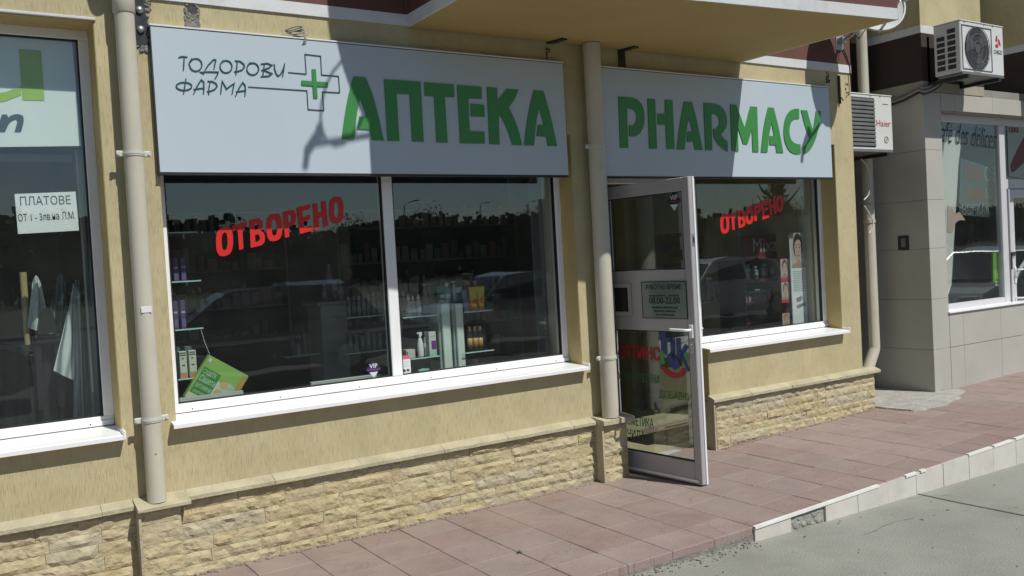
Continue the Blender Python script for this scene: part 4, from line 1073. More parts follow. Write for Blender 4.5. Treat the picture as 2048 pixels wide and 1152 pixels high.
# ================================================================== AIR CONDITIONERS
def ac(label, x0, x1, y0, y1, z0, z1, kind):
    t = thing('air_conditioner', label, 'air conditioner', (x0, y1, z0)); W, Dp, H = x1 - x0, y1 - y0, z1 - z0
    MB().cbox(0, W, -Dp, 0, 0, H, .008).build('casing', M_ac, t)
    MB().cbox(-.004, W + .004, -Dp - .004, .002, H - .0, H + .012, .004).build('lid', M_ac, t)
    yf = -Dp
    if kind == 'fan':
        cx, cz, R_ = W * .37, H * .49, min(W * .33, H * .43)
        # recessed square with round opening: ring plate
        g = MB(); g.tube([(cx, yf - .001, cz), (cx, yf - .004, cz)], R_, 36, 0, False); f0 = g.build('fan_opening', M_acdark, t)
        g = MB(); fx0, fx1, fz0, fz1 = W * .03, W * .71, H * .06, H * .93
        for a, b, c_, d in ((fx0, fx1, fz0, fz0 + .006), (fx0, fx1, fz1 - .006, fz1), (fx0, fx0 + .006, fz0 + .006, fz1 - .006), (fx1 - .006, fx1, fz0 + .006, fz1 - .006)): g.box(a, b, yf - .006, yf - .0005, c_, d)
        g.build('fan_surround', M_acgrey, t)
        g = MB()
        for k in range(3):
            a = 2.1 * k + .3; pts = []
            for q in range(7):
                w_ = a + q * .16; pts.append((cx + R_ * .92 * math.cos(w_), cz + R_ * .92 * math.sin(w_)))
            pts.append((cx + R_ * .2 * math.cos(a + .6), cz + R_ * .2 * math.sin(a + .6))); pts.append((cx + R_ * .2 * math.cos(a), cz + R_ * .2 * math.sin(a)))
            g.prism(pts, 1, yf - .007, yf - .0045)
        g.tube([(cx, yf - .010, cz), (cx, yf - .004, cz)], R_ * .22, 18, 0, False); g.build('fan_blade', plain('fan_plastic', (.12, .14, .14)), t)
        g = MB()
        for k in range(-9, 10):
            x = cx + k * R_ / 9.5; h = math.sqrt(max(0, R_ ** 2 - (x - cx) ** 2)); g.tube([(x, yf - .014, cz - h), (x, yf - .014, cz + h)], .0018, 5)
        for q in (.35, .68, 1.0):
            g.tube([(cx + R_ * q * math.cos(a * .2618), yf - .0145, cz + R_ * q * math.sin(a * .2618)) for a in range(25)], .0022, 5, cap=False)
        g.build('fan_guard', M_acgrey, t)
        # left cheek intake openings
        for c_ in range(2):
            for r_ in range(7):
                if c_ == 0 and r_ == 0: continue
                ya = -Dp * .80 + (1 - c_) * -0 + (0 if c_ else Dp * .34); ya = -Dp * (.82 - .40 * (1 - c_)) ; z = H * .88 - r_ * H * .118
                MB().box(-.0025, -.0005, ya, ya + Dp * .30, z - H * .085, z).build('intake_slot', M_acdark, t)
        # emblem: three red blades, and letters
        ex, ez, er = W * .86, H * .68, H * .15
        g = MB()
        for k in range(3):
            a = rad(90 + 120 * k); pts = [(ex + er * .8 * (1.0 - .07 * i if i < 7 else .12 + .035 * (13 - i)) * math.cos(a + (i if i < 7 else 13 - i) * .26), ez + er * (1.0 - .07 * i if i < 7 else .12 + .035 * (13 - i)) * math.sin(a + (i if i < 7 else 13 - i) * .26)) for i in range(14)]
            g.prism(pts, 1, yf - .0015, yf - .0005)
        g.build('emblem', plain('emblem_red', (.45, .03, .05)), t)
        text_obj('lettering', 'CHIGO', .055, M_black, (W * .76, yf - .0015, H * .44), t, RX, width=W * .2)
    else:
        n = 12; gx1 = W * .62
        MB().box(.02, gx1, yf - .002, yf - .0005, H * .05, H * .95).build('grille_back', M_acdark, t)
        g = MB()
        for k in range(n):
            z = H * .06 + (H * .88) * (k + .5) / n
            MB().cbox(.02, gx1, yf - .010, yf - .0022, z - H * .026, z + H * .026, .003).build('louvre', M_acgrey, t)
        text_obj('lettering', 'Haier', .085, plain('brand_red', (.42, .02, .06)), (W * .655, yf - .0015, H * .44), t, RX, width=W * .30)
        MB().box(W * .80, W * .92, yf - .0015, yf - .0005, H * .845, H * .86).build('print', M_acgrey, t)
        g = MB(); g.tube([(W * .85 + .028 * math.cos(a * .3927), yf - .0015, H * .2 + .028 * math.sin(a * .3927)) for a in range(17)], .004, 6, cap=False); g.tube([(W * .85 - .008, yf - .0015, H * .2 - .01), (W * .85, yf - .0015, H * .2 + .012), (W * .85 + .008, yf - .0015, H * .2 - .01)], .003, 5)
        g.build('seal_mark', plain('gold_print', (.35, .28, .12)), t)
    MB().cbox(.01, W - .01, -Dp - .003, -.02, -.018, -.001, .002).build('base_tray', M_acgrey, t)
    for fx in (.14, .86):
        g = MB(); x = W * fx; back = -y1 + (CY if kind == 'fan' else .553)
        g.box(x - .018, x + .018, -Dp - .01, back, -.05, -.02); g.box(x - .018, x + .018, back - .006, back, -.0195, .40 if kind == 'fan' else .1); g.build('bracket', M_dkmetal, t)
    g = MB()
    for a, b in ((.1, .98), (.55, .985), (.75, .985)): g.tube([(W * a, yf - .004, H * b), (W * a, yf - .0005, H * b)], .005, 8)
    g.build('screw', M_black, t)
    return t
ac('air conditioner with a grey louvred front in the gap between the two houses', 6.80, 7.50, .10, .36, 2.400, 2.895, 'louvre')
a2 = ac('air conditioner with a round fan and red emblem, high on the cafe corner', 7.715, 8.42, -.45, -.20, 3.03, 3.48, 'fan')
# hoses and cables between the units
t = thing('cable_run', 'grey pipes and cables sagging along the brown band between the two air conditioners', 'cables')
for dz, r_ in ((0, .014), (.03, .009), (-.025, .007)):
    pts = [P(u, v, y=-.11) for u, v in ((1915, 156), (1885, 160), (1873, 172), (1858, 180), (1847, 183))]
    pts += [(7.70, y, z) for y, z in ((-.05, 2.945), (.1, 2.90), (.3, 2.87), (.53, 2.84))]
    MB().tube([(p[0], p[1], p[2] + dz) for p in pts], r_, 8).build('cable', M_cable if r_ > .008 else M_blackcable, t)
t = thing('hose', 'thin pale drain hose curling down beneath the louvred air conditioner', 'hose')
MB().tube([P(u, v, y=.34) for u, v in ((1722, 318), (1733, 330), (1739, 350), (1741, 370), (1737, 390), (1728, 400))], .006, 8).build('tube', M_pvcgrey, t)
MB().tube([P(u, v, y=.34) for u, v in ((1729, 412), (1737, 425), (1746, 440), (1746, 455), (1738, 466))], .006, 8).build('tube', M_pvcgrey, t)
MB().tube([P(u, v, y=.345) for u, v in ((1718, 407), (1742, 408))], .004, 6).build('tie', M_blackcable, t)

# ================================================================== BITS ON THE WALL
# damaged plaster with the steel plate beside the first pipe
t = thing('steel_plate', 'dark steel plate with round bolts showing where plaster has broken off beside the downpipe', 'metal plate', (.965, -.002, 2.80))
MB().prism([(-.032, .0), (.045, -.03), (.046, .10), (.03, .16), (.022, .26), (-.032, .26)], 1, -.006, .0015).build('plate', M_dkmetal, t)
for z in (.075, .175):
    MB().lathe([(.020, 0), (.019, .008), (.012, .015), (.002, .018)], n=12).build('bolt', M_zinc, t, (.0, -.006, z)).rotation_euler = (rad(90), 0, 0)
g = MB()
for i in range(60):
    a = random.choice([(random.uniform(-.03, .05), random.uniform(-.045, -.012)), (random.uniform(.036, .056), random.uniform(.0, .26))]); lump(g, (a[0], -.003, a[1] + .01), (.011, .006, .009))
g.build('broken_edge', M_rubble, t, kind='stuff')
t = thing('plaster_hole', 'jagged hole in the plaster above the sign, patched with grey mortar', 'wall damage', (1.23, -.001, 2.90))
g = MB()
for i in range(120): lump(g, (random.uniform(-.035, .032), -.001, random.uniform(.0, .085)), (.012, .005, .010))
for i in range(50):
    a = random.uniform(0, 6.3); lump(g, (.034 * math.cos(a), -.002, .10 + .045 * math.sin(a)), (.010, .008, .008))
g.build('mortar_patch', M_rubble, t)
MB().prism([(-.022, .07), (.02, .075), (.026, .12), (-.02, .13)], 1, -.004, .0).build('gap', M_acdark, t)  # no real recess: a dark plate painted in for the shade inside the hole
t = thing('cable_coil', 'small coil of thin cable hanging over the top edge of the wide sign', 'cable', (1.80, -.02, 2.925))
g = MB()
for k in range(4):
    pts = [(.045 * math.cos(a * .35 + k * .3) - .01 * k, -.012 - .004 * k + .012 * math.sin(a * .35), .016 * math.sin(a * .35 + k) + .012 * k * .6) for a in range(19)]
    g.tube(pts, .0045, 6)
g.tube([(.03, -.02, .0), (.035, -.03, -.03), (.02, -.03, -.05), (.04, -.028, -.045)], .004, 6)
g.build('coil', M_cable, t)
def bracket(label, px_, kind):
    p = P(*px_, y=-.03); t = thing('metal_bracket', label, 'bracket', (p.x, 0, 3.034))
    if kind:
        MB().box(-.035, .025, -.010, -.001, -.15, -.004).build('wall_leg', M_dkmetal, t)
    MB().prism([(-.03, -.001), (.02, -.001), (.05, -.13), (.0, -.14)], 2, -.010, -.001).build('ceiling_leg', M_dkmetal, t)
bracket('dark angle bracket under the balcony, left of the middle downpipe', (1105, 85), False)
bracket('dark angle bracket under the balcony, right of the middle downpipe', (1248, 95), True)
p = P(1092, 103, y=0)
t = thing('rust_stain_hook', 'small rusty hook stub with a red streak on the wall under the balcony', 'hook', tuple(p))
MB().tube([(0, 0, .012), (.0, -.02, .014), (.012, -.026, .004), (.004, -.02, -.008)], .006, 8).build('hook', mat('rust', (.18, .035, .02), rough=.9, var=.4, scale=40), t)
MB().prism([(-.004, .0), (.012, .002), (.008, -.05), (.002, -.055)], 1, -.0012, .0).build('rust_streak', MATS['rust'], t)
for u, v, h, lab in ((1694, 180, .06, 'small cluster of old anchor holes on the wall edge beside the right sign'), (1655, 155, .045, 'dark metal stub above the right end of the PHARMACY sign')):
    p = P(u, v, y=0); t = thing('wall_anchor', lab, 'anchor', tuple(p)); g = MB()
    for i in range(12): lump(g, (random.uniform(-.02, .02), -.003, random.uniform(-h, h)), (.008, .006, .010))
    g.build('anchor_mark', M_dkmetal if u == 1655 else M_rubble, t)
p = P(1677, 175, y=0); t = thing('metal_strip', 'narrow dark metal strip fixed upright at the end of the right sign', 'metal strip', (p.x, 0, p.z - .14))
MB().cbox(-.012, .012, -.016, -.001, 0, .24, .003).build('strip', M_dkmetal, t)
MB().tube([(0, -.016, .05), (0, -.03, .045), (.01, -.035, .02)], .006, 6).build('hook', M_dkmetal, t)
t = thing('wire', 'thin pale wire stretched between the top corners of the two shop signs', 'wire')
MB().tube([(3.645, -.03, 2.875), (3.75, -.04, 2.862), (3.80, -.05, 2.862)], .002, 5).build('strand', M_cable, t)

# ================================================================== WEED
p = P(1037, 1106, z=pz(2.5))
t = thing('weed', 'small green weed growing from a joint between the pink paving tiles', 'weed', tuple(p))
M_leaf = mat('weed_green', (.05, .11, .02), rough=.7, var=.3, scale=60)
for k in range(16):
    a = random.uniform(0, 6.28); L = random.uniform(.014, .032); d = Vector((math.cos(a), math.sin(a), random.uniform(.4, 1.1))).normalized(); s = d.cross(Zv).normalized() * .003
    b = d * L; MB().add([s * .4, -s * .4, b * .6 - s, b + Vector((0, 0, -.002)), b * .6 + s], [(0, 1, 2, 3, 4)]).build('leaf', M_leaf, t)

# ================================================================== LEFT WINDOW (fabric shop)
def wpanel(name, label, cat, pts_px, y, m_, th=.0015, parent=None):
    q = [P(u, v, y=y) for u, v in pts_px]; o = (min(p.x for p in q), y, min(p.z for p in q))
    if parent is None:
        t = thing(name, label, cat, o)
        MB().prism([(p.x - o[0], p.z - o[2]) for p in q], 1, -th, 0).build('sheet', m_, t); return t, o
yb = YGL + .001
M_paper = mat('paper_white', (.84, .86, .86), rough=.7, var=.02)
M_banner = mat('banner_cloth', (.80, .84, .83), rough=.8, var=.03, scale=4)
t, o = wpanel('window_banner', 'white banner with a green block letter and grey n atop the left window', 'banner', [(-420, 60), (143, 70), (162, 292), (-420, 300)], yb + .01, M_banner, .003)
def on(t, o, name, pts_px, y, m_, sm=0):
    q = [P(u, v, y=y) for u, v in pts_px]
    if sm: pass
    return MB().prism([(p.x - o[0], p.z - o[2]) for p in q], 1, y - o[1] - .001, y - o[1]).build(name, m_, t)
M_lime = plain('lime_print', (.30, .50, .09))
on(t, o, 'green_letter', [(37, 98), (82, 101), (89, 201), (45, 200)], yb + .0055, M_lime)
on(t, o, 'green_letter', [(-60, 190), (-20, 188), (12, 184), (42, 172), (42, 190), (10, 202), (-20, 207), (-60, 210)], yb + .0052, M_lime)
on(t, o, 'grey_letter', smooth_poly([(-9, 264), (4, 229), (14, 229), (16, 235), (26, 229), (38, 228), (46, 232), (48, 242), (42, 264), (29, 264), (35, 244), (33, 239), (27, 240), (18, 246), (10, 264)], 1), yb + .0055, plain('slate_print', (.07, .10, .13)))
t, o = wpanel('price_notice', 'white paper notice ПЛАТОВЕ taped inside the left window', 'paper notice', [(29, 388), (151, 383), (158, 461), (36, 468)], YGL + .009, M_paper, .0008)
rt = Matrix.Rotation(rad(0), 4, 'Y')
def ntext(s, pa, pb, size):
    a, b = P(*pa, y=YGL + .0072), P(*pb, y=YGL + .0072); v = b - a
    o_ = text_obj('lettering', s, size, M_black, (a.x - o[0], a.y - o[1], a.z - o[2]), t, (rad(90), -math.atan2(v.z, v.x), 0), width=v.length, bold=-.0003)
ntext('ПЛАТОВЕ', (41, 411), (142, 408), .062); ntext('ОТ 1 - 3лв.на Л.М.', (37, 443), (151, 437), .052)
# interior of the fabric shop: pale curtain strips, clothes and towels hanging, dark drapes, chairs
def cloth(name, label, cat, top, bot, y, m_, folds=5, amp=.02, th=.004, n=34, rnd=False):
    """hanging cloth between a top edge (two pixels) and a bottom edge (list of pixels)"""
    tl, tr = [P(*q, y=y) for q in top]; B_ = [P(*q, y=y) for q in bot]
    t = thing(name, label, cat, (tl.x, y, min(b.z for b in B_))); o = t.location
    g = MB(); rows_ = 18; vs = []
    for j in range(rows_ + 1):
        q = j / rows_
        for i in range(n + 1):
            s = i / n; a = tl.lerp(tr, s)
            if rnd: a = a + Vector((0, 0, -.05 * (2 * s - 1) ** 2)) + (tl.lerp(tr, .5) - a) * .25
            k = s * (len(B_) - 1); i0 = min(int(k), len(B_) - 2); b = B_[i0].lerp(B_[i0 + 1], k - i0)
            p = a.lerp(b, q); wv = math.sin(s * folds * 6.28 + q * 1.1 + 2.6 * noise.noise(Vector((s * 2.2, q * 1.6, y * 9)))) - (.9 * (2 * s - 1) ** 2 * -1 if rnd else 0)
            vs.append((p.x - o.x, amp * wv * (.35 + .65 * q), p.z - o.z))
    fs = [(j * (n + 1) + i, j * (n + 1) + i + 1, (j + 1) * (n + 1) + i + 1, (j + 1) * (n + 1) + i) for j in range(rows_) for i in range(n)]
    N = len(vs); vs += [(a, b + th, c) for a, b, c in vs]; fs += [tuple(i + N for i in f[::-1]) for f in fs]
    g.add(vs, fs, 0, True).build('cloth', m_, t); return t
M_wcloth = mat('white_cloth', (.62, .68, .68), rough=.85, var=.05, scale=6); M_gcloth = mat('grey_blue_cloth', (.22, .28, .29), rough=.85, var=.08)
M_dcloth = mat('black_velvet', (.012, .014, .015), rough=.9, var=.3, scale=4); M_curt = mat('pale_curtain', (.30, .37, .36), rough=.85, var=.05)
cloth('curtain', 'pale vertical curtain strip at the right side of the left window', 'curtain', ((152, 300), (176, 300)), ((184, 838), (204, 835)), .42, M_curt, 2, .01)
cloth('curtain', 'narrow grey curtain edge behind the hanging towel in the left window', 'curtain', ((150, 560), (158, 560)), ((158, 842), (180, 838)), .50, M_gcloth, 2, .015)
cloth('towel', 'white towel hanging with a folded hem in the left window', 'towel', ((143, 566), (152, 566)), ((108, 742), (128, 752), (150, 762)), .45, M_wcloth, 1.3, .02, rnd=True)
cloth('towel', 'long white towel hanging to the sill beside the folded towel', 'towel', ((146, 575), (160, 570)), ((148, 842), (168, 838)), .48, M_wcloth, 1.6, .012, rnd=True)
cloth('hanging_cloth', 'white cloth over a stand behind the chair back in the left window', 'cloth', ((60, 552), (84, 550)), ((56, 655), (80, 664), (100, 650)), .56, M_wcloth, 1.6, .022, rnd=True)
cloth('hanging_cloth', 'grey green cloth hanging in folds in the middle of the left window', 'cloth', ((108, 545), (134, 548)), ((84, 690), (150, 720)), .62, M_gcloth, 3, .028, rnd=True)
cloth('drape', 'black pleated drape filling the lower half of the left window', 'drape', ((-60, 690), (150, 690)), ((-60, 872), (150, 850)), .58, M_dcloth, 8, .02)
a, b = P(37, 545, y=.66), P(58, 625, y=.66)
t = thing('fabric_roll', 'yellow cardboard fabric roll standing in the left window', 'roll', ((a.x + b.x) / 2, .62, b.z - .25)); MB().tube([(0, 0, 0), (0, 0, a.z - b.z + .25)], (b.x - a.x) / 2, 18).build('tube', plain('cardboard_yellow', (.42, .36, .17)), t)
def chairback(label, u0, u1, v0, v1, y):
    a, b = P(u0, v0, y=y), P(u1, v1, y=y); w_, h_ = b.x - a.x, a.z - b.z
    t = thing('chair', label, 'chair', (a.x, y, b.z - .35))
    g = MB(); g.prism([(w_ * .05, .36), (w_ * .25, h_ + .33), (w_ * .4, h_ + .35), (w_ * .7, h_ + .35), (w_ * .85, h_ + .32), (w_ * 1.0, .36)], 1, -.03, .0); g.build('backrest', M_darkfurn, t)
    MB().cbox(-.02, w_ + .02, -.02, .38, .30, .35, .01).build('seat', M_darkfurn, t)
    for dx in (.0, w_):
        for dy in (.0, .34): MB().box(dx - .015, dx + .015, dy, dy + .03, -.05, .30).build('leg', M_darkfurn, t)
chairback('black chair back standing in front of the cloths in the left window', 70, 114, 618, 668, .52)
t = thing('curtain_box', 'grey roller curtain box below the banner in the left window', 'curtain rail', (0, 0, 0))
a, b = P(-60, 306, y=.37), P(143, 320, y=.37); MB().cbox(a.x, b.x, .35, .41, b.z - .01, a.z + .0, .004).build('box', plain('rail_grey', (.20, .23, .24)), t)
a = P(150, 300, y=.34)
MB().cbox(a.x, a.x + .01, .335, .35, 1.0, a.z, .002).build('cord', M_pvcgrey, t)

# ================================================================== PHARMACY WINDOWS: shelves and goods
def shelf(label, u0, v0, u1, v1, yf, yb, light=True):
    a, b = P(u0, v0, y=yf), P(u1, v1, y=yf); z = (a.z + b.z) / 2; x0, x1 = min(a.x, b.x), max(a.x, b.x)
    t = thing('glass_shelf', label, 'shelf', (x0, yf, z))
    MB().box(0, x1 - x0, .0035, yb - yf, -.008, 0).build('shelf_board', M_glass_shelf, t)
    MB().box(0, x1 - x0, 0, .0035, -.008, .0).build('shelf_edge', M_edge, t)
    for x in (.02, x1 - x0 - .02): MB().tube([(x, yb - yf - .02, -.008), (x, yb - yf - .02, -.03)], .008, 8).build('support', M_zinc, t)
    return z
def bottle(label, u, vb, vt, y, hw, colb, colc, kind='bottle', z=None, cat='bottle', group=None):
    """goods standing at pixel column u, base vb, top vt, at depth y; hw half width in pixels"""
    b, tp = P(u, vb, y=y), P(u, vt, y=y); H = tp.z - b.z; r_ = P(u + hw, vb, y=y).x - b.x
    zb_ = z if z is not None else b.z
    t = thing({'bottle': 'bottle', 'pump': 'pump_bottle', 'tube': 'cream_tube', 'spray': 'spray_bottle', 'jar': 'jar'}[kind], label, cat, (b.x, y, zb_), 0, group)
    cb, cc = plain('pack_%02x%02x%02x' % tuple(int(q * 99) for q in colb), colb, rough=.35), plain('pack_%02x%02x%02x' % tuple(int(q * 99) for q in colc), colc, rough=.35)
    if kind == 'bottle':
        MB().lathe([(r_ * .9, 0), (r_, .01), (r_, H * .66), (r_ * .8, H * .74), (r_ * .42, H * .78), (r_ * .42, H * .8)], sy=.7).build('body', cb, t)
        MB().lathe([(r_ * .5, H * .8), (r_ * .5, H * .99), (r_ * .46, H)]).build('cap', cc, t)
        MB().lathe([(r_ * 1.01, H * .18), (r_ * 1.01, H * .52)], sy=.7).build('label', cc, t)
    elif kind == 'pump':
        MB().lathe([(r_ * .9, 0), (r_, .01), (r_, H * .62), (r_ * .7, H * .72), (r_ * .35, H * .74)], sy=.7).build('body', cb, t)
        g = MB(); g.lathe([(r_ * .38, H * .74), (r_ * .38, H * .82), (r_ * .12, H * .83), (r_ * .12, H * .93)]); g.cbox(-r_ * .9, r_ * .35, -r_ * .25, r_ * .25, H * .93, H, .002); g.build('pump_head', cc, t)
    elif kind == 'spray':
        MB().lathe([(r_ * .85, 0), (r_, .01), (r_ * .95, H * .5), (r_ * .6, H * .72), (r_ * .35, H * .78)], sy=.7).build('body', cb, t)
        g = MB(); g.lathe([(r_ * .4, H * .78), (r_ * .4, H * .86)]); g.prism([(-r_, H * .95), (-r_ * .9, H), (r_ * .7, H), (r_ * .6, H * .86), (-r_ * .3, H * .86), (-r_ * .35, H * .92)], 1, -r_ * .3, r_ * .3); g.build('spray_head', cc, t)
    elif kind == 'tube':
        bm = MB(); n = 14; vs = []
        for q, (rx, ry) in ((.16, (r_ * .62, r_ * .55)), (.3, (r_ * .72, r_ * .5)), (.65, (r_ * .9, r_ * .3)), (.97, (r_ * 1.02, r_ * .05)), (1, (r_ * 1.02, r_ * .04))):
            for k in range(n): vs.append((rx * math.cos(6.283 * k / n), ry * math.sin(6.283 * k / n), H * q))
        fs = [(j * n + k, j * n + (k + 1) % n, (j + 1) * n + (k + 1) % n, (j + 1) * n + k) for j in range(4) for k in range(n)] + [[4 * n + k for k in range(n)]]
        bm.add(vs, fs, 0, True).build('body', cb, t)
        MB().lathe([(r_ * .6, 0), (r_ * .6, H * .15), (r_ * .55, H * .16)]).build('cap', cc, t)
        MB().box(-r_ * .45, r_ * .45, -r_ * .56, -r_ * .5, H * .3, H * .5).build('label', cc, t)
    else:
        MB().lathe([(r_ * .95, 0), (r_, H * .05), (r_, H * .6)]).build('body', cb, t); MB().lathe([(r_ * 1.05, H * .61), (r_ * 1.05, H)]).build('lid', cc, t)
    return t
def box_item(label, u0, u1, vt, vb, y, dp, col, bands_=(), z=None, group=None, rz_=0, cat='box', name='product_box'):
    a, b = P(u0, vt, y=y), P(u1, vb, y=y); W = b.x - a.x; H = P((u0 + u1) / 2, vt, y=y).z - P((u0 + u1) / 2, vb, y=y).z
    zb_ = z if z is not None else b.z
    t = thing(name, label, cat, ((a.x + b.x) / 2, y, zb_), rz_, group)
    MB().cbox(-W / 2, W / 2, 0, dp, 0, H, .0015).build('carton', plain('carton_%02x%02x%02x' % tuple(int(q * 99) for q in col), col, rough=.5), t)
    for k, (f0, f1, x0, x1, c) in enumerate(bands_):
        MB().box(-W / 2 + W * x0, -W / 2 + W * x1, -.0008 - .0002 * k, -.0002, H * f0, H * f1).build('print', plain('print_%02x%02x%02x' % tuple(int(q * 99) for q in c), c, rough=.5), t)
    return t
# left rack
y1_ = .27
zA = shelf('top glass shelf at the far left of the long shop window', 300, 467, 395, 461, y1_, .55)
zB = shelf('second glass shelf from the top at the far left of the long window', 300, 566, 402, 559, y1_, .55)
zC = shelf('third glass shelf at the far left, under the lower purple boxes', 300, 662, 407, 656, y1_, .55)
zD = shelf('lowest glass shelf at the far left, under the cream boxes', 300, 765, 400, 753, y1_, .55)
PUR = (.07, .045, .16); PUR2 = (.15, .11, .28)
for u, vt, vb, zz_, lab in ((345, 600, 656, zC, 'purple box, left one of the pair on the third shelf'), (360, 598, 654, zC, 'purple box, right one of the pair on the third shelf'),
                       (345, 510, 556, zB, 'dark purple box, left one of the pair on the second shelf'), (360, 508, 555, zB, 'dark purple box, right one of the pair on the second shelf')):
    box_item(lab, u, u + 13, vt, vb, y1_ + .06, .06, PUR, ((.05, .35, .05, .95, PUR2), (.55, .62, .1, .9, (.4, .35, .6))), zz_)
for u, vt, vb, lab in ((358, 702, 755, 'cream box with an orange picture, left of the two on the lowest shelf'), (377, 700, 753, 'cream box with an orange picture, right of the two on the lowest shelf')):
    t = box_item(lab, u, u + 18, vt, vb, y1_ + .03, .05, (.60, .64, .52), ((.0, .16, .08, .92, (.75, .26, .06)), (.17, .22, .05, .95, (.35, .55, .5)), (.84, .88, .1, .9, (.08, .1, .06)), (.92, .96, .1, .9, (.08, .1, .06)), (.70, .76, .3, .6, (.2, .25, .15)), (.45, .5, .3, .7, (.1, .14, .06))), zD)
box_item('small grey box at the back of the lowest shelf, far left', 345, 360, 679, 700, y1_ + .2, .05, (.16, .21, .21), ((.2, .7, .2, .8, (.1, .2, .2)),), zD + .10, name='product_box')
box_item('small grey box at the back of the lowest shelf, above the right cream box', 368, 383, 676, 697, y1_ + .2, .05, (.19, .24, .25), ((.2, .7, .2, .8, (.12, .22, .22)),), zD + .10)
t = thing('riser', 'low dark plinth at the back of the lowest shelf', 'stand', (P(345, 700, y=y1_ + .2).x, y1_ + .17, zD)); MB().cbox(0, .17, 0, .12, 0, .0995, .003).build('block', M_darkfurn, t)
# rack post
t = thing('rack_post', 'slim metal post carrying the glass shelves at the far left', 'post', (1.13, .58, .05)); MB().cbox(-.015, .015, -.015, .015, 0, 2.4, .003).build('post', M_zinc, t)
# plinth box and the tilted green carton hanging on a string
a, b = P(350, 794, y=.215), P(487, 784, y=.215)
zt = (a.z + b.z) / 2 - .0; t = thing('display_block', 'pale low display block behind the left corner of the long window', 'stand', (a.x - .03, .215, .05)); MB().cbox(0, b.x - a.x + .03, 0, .022, 0, zt - .05, .004).build('block', mat('block_pale', (.36, .40, .36), rough=.6, var=.04, scale=5, stretch=(1, 1, 12)), t)
q = [P(u, v, y=.25) for u, v in ((417.5, 709), (497, 752), (470, 808), (376, 800))]
c = P(417.5, 709, y=.25); ex = (P(497, 752, y=.25) - c); W_ = ex.length; th_ = math.atan2(ex.z, ex.x)
t = thing('green_carton', 'bright green carton with fruit printed on it, tilted on its corner in the window', 'carton', tuple(c)); t.rotation_euler = (0, -th_, 0)
Hc = .265
MB().cbox(0, W_, -.004, .035, -Hc, 0, .002).build('carton', plain('carton_lime', (.27, .46, .11)), t)
def cpr(nm, x0, x1, z0, z1, col, k=0): return MB().box(W_ * x0, W_ * x1, -.0052 - .0004 * k, -.0044, -Hc * z1, -Hc * z0).build('print', plain(nm, col), t)
cpr('carton_pale', .40, .97, .40, .98, (.55, .60, .50)); cpr('carton_white', .02, .30, .86, .99, (.6, .63, .55)); cpr('carton_green', .05, .46, .26, .84, (.045, .24, .05), 1); cpr('carton_ochre', .88, 1.0, .05, .97, (.45, .30, .07), 1)
cpr('carton_white', .05, .12, .05, .13, (.6, .63, .55), 1)
for k, (s_, zz_, sz) in enumerate((('GABIONEON', .36, .036), ('Скинал', .53, .05), ('ФИТОСТЕРОЛ', .68, .034), ('форте', .79, .026))):
    s_ = ('САШЕТА', 'Сашета', 'ВИТАМИНИ', 'зелено')[k]
    text_obj('lettering', s_, sz, plain('carton_text', (.55, .66, .48)), (W_ * .08, -.0062, -Hc * (zz_ + .03)), t, RX, width=W_ * (.36 if k else .3))
for k, (x, z, r_) in enumerate(((.62, .42, .024), (.60, .62, .026), (.50, .74, .018), (.78, .80, .022))):
    g = MB(); g.prism(ell(W_ * x, -Hc * z, r_, r_ * .8, 12)[:-1], 1, -.0068, -.0058); g.build('fruit_print', plain('fruit', (.62, .40, .18)), t)
for k, (x, z) in enumerate(((.74, .40), (.72, .62))):
    g = MB(); g.prism(ell(W_ * x, -Hc * z, .034, .018, 12)[:-1], 1, -.0064, -.0056); g.build('glass_print', plain('print_glass', (.42, .58, .42)), t)
a, b = P(402, 659, y=.27), P(419, 708, y=.25)
t = thing('string', 'thin string hanging from the shelf to the corner of the green carton', 'string'); MB().tube([a, a.lerp(b, .5) + Vector((-.004, 0, 0)), b], .0018, 5).build('strand', M_pvcgrey, t)
# middle pedestal with bottles
a, b = P(640, 604, y=.95), P(692, 600, y=.95)
t = thing('pedestal', 'grey square pedestal standing in the middle of the long window', 'pedestal', (a.x, .95, .05)); MB().cbox(0, b.x - a.x, 0, .26, 0, a.z - .075, .004).build('column', M_furn, t)
MB().cbox(-.03, b.x - a.x + .03, -.03, .29, a.z - .075, a.z - .05, .003).build('top', plain('pedestal_top', (.26, .27, .26)), t)
ztop = a.z
for k, (u, vt, hw, cb, cc, kd, lab) in enumerate(((650, 566, 5, (.12, .12, .12), (.3, .3, .3), 'bottle', 'dark bottle at the left corner of the grey pedestal'),
     (661, 530, 7, (.17, .17, .165), (.2, .2, .2), 'bottle', 'tallest grey bottle on the grey pedestal'), (671, 562, 6, (.24, .23, .22), (.12, .12, .12), 'tube', 'pale tube beside the tallest bottle on the pedestal'),
     (682, 564, 6, (.20, .2, .19), (.3, .3, .28), 'bottle', 'grey bottle at the right corner of the grey pedestal'))):
    bottle(lab, u, 602, vt, 1.02 if k != 1 else 1.12, hw, cb, cc, kd, ztop)
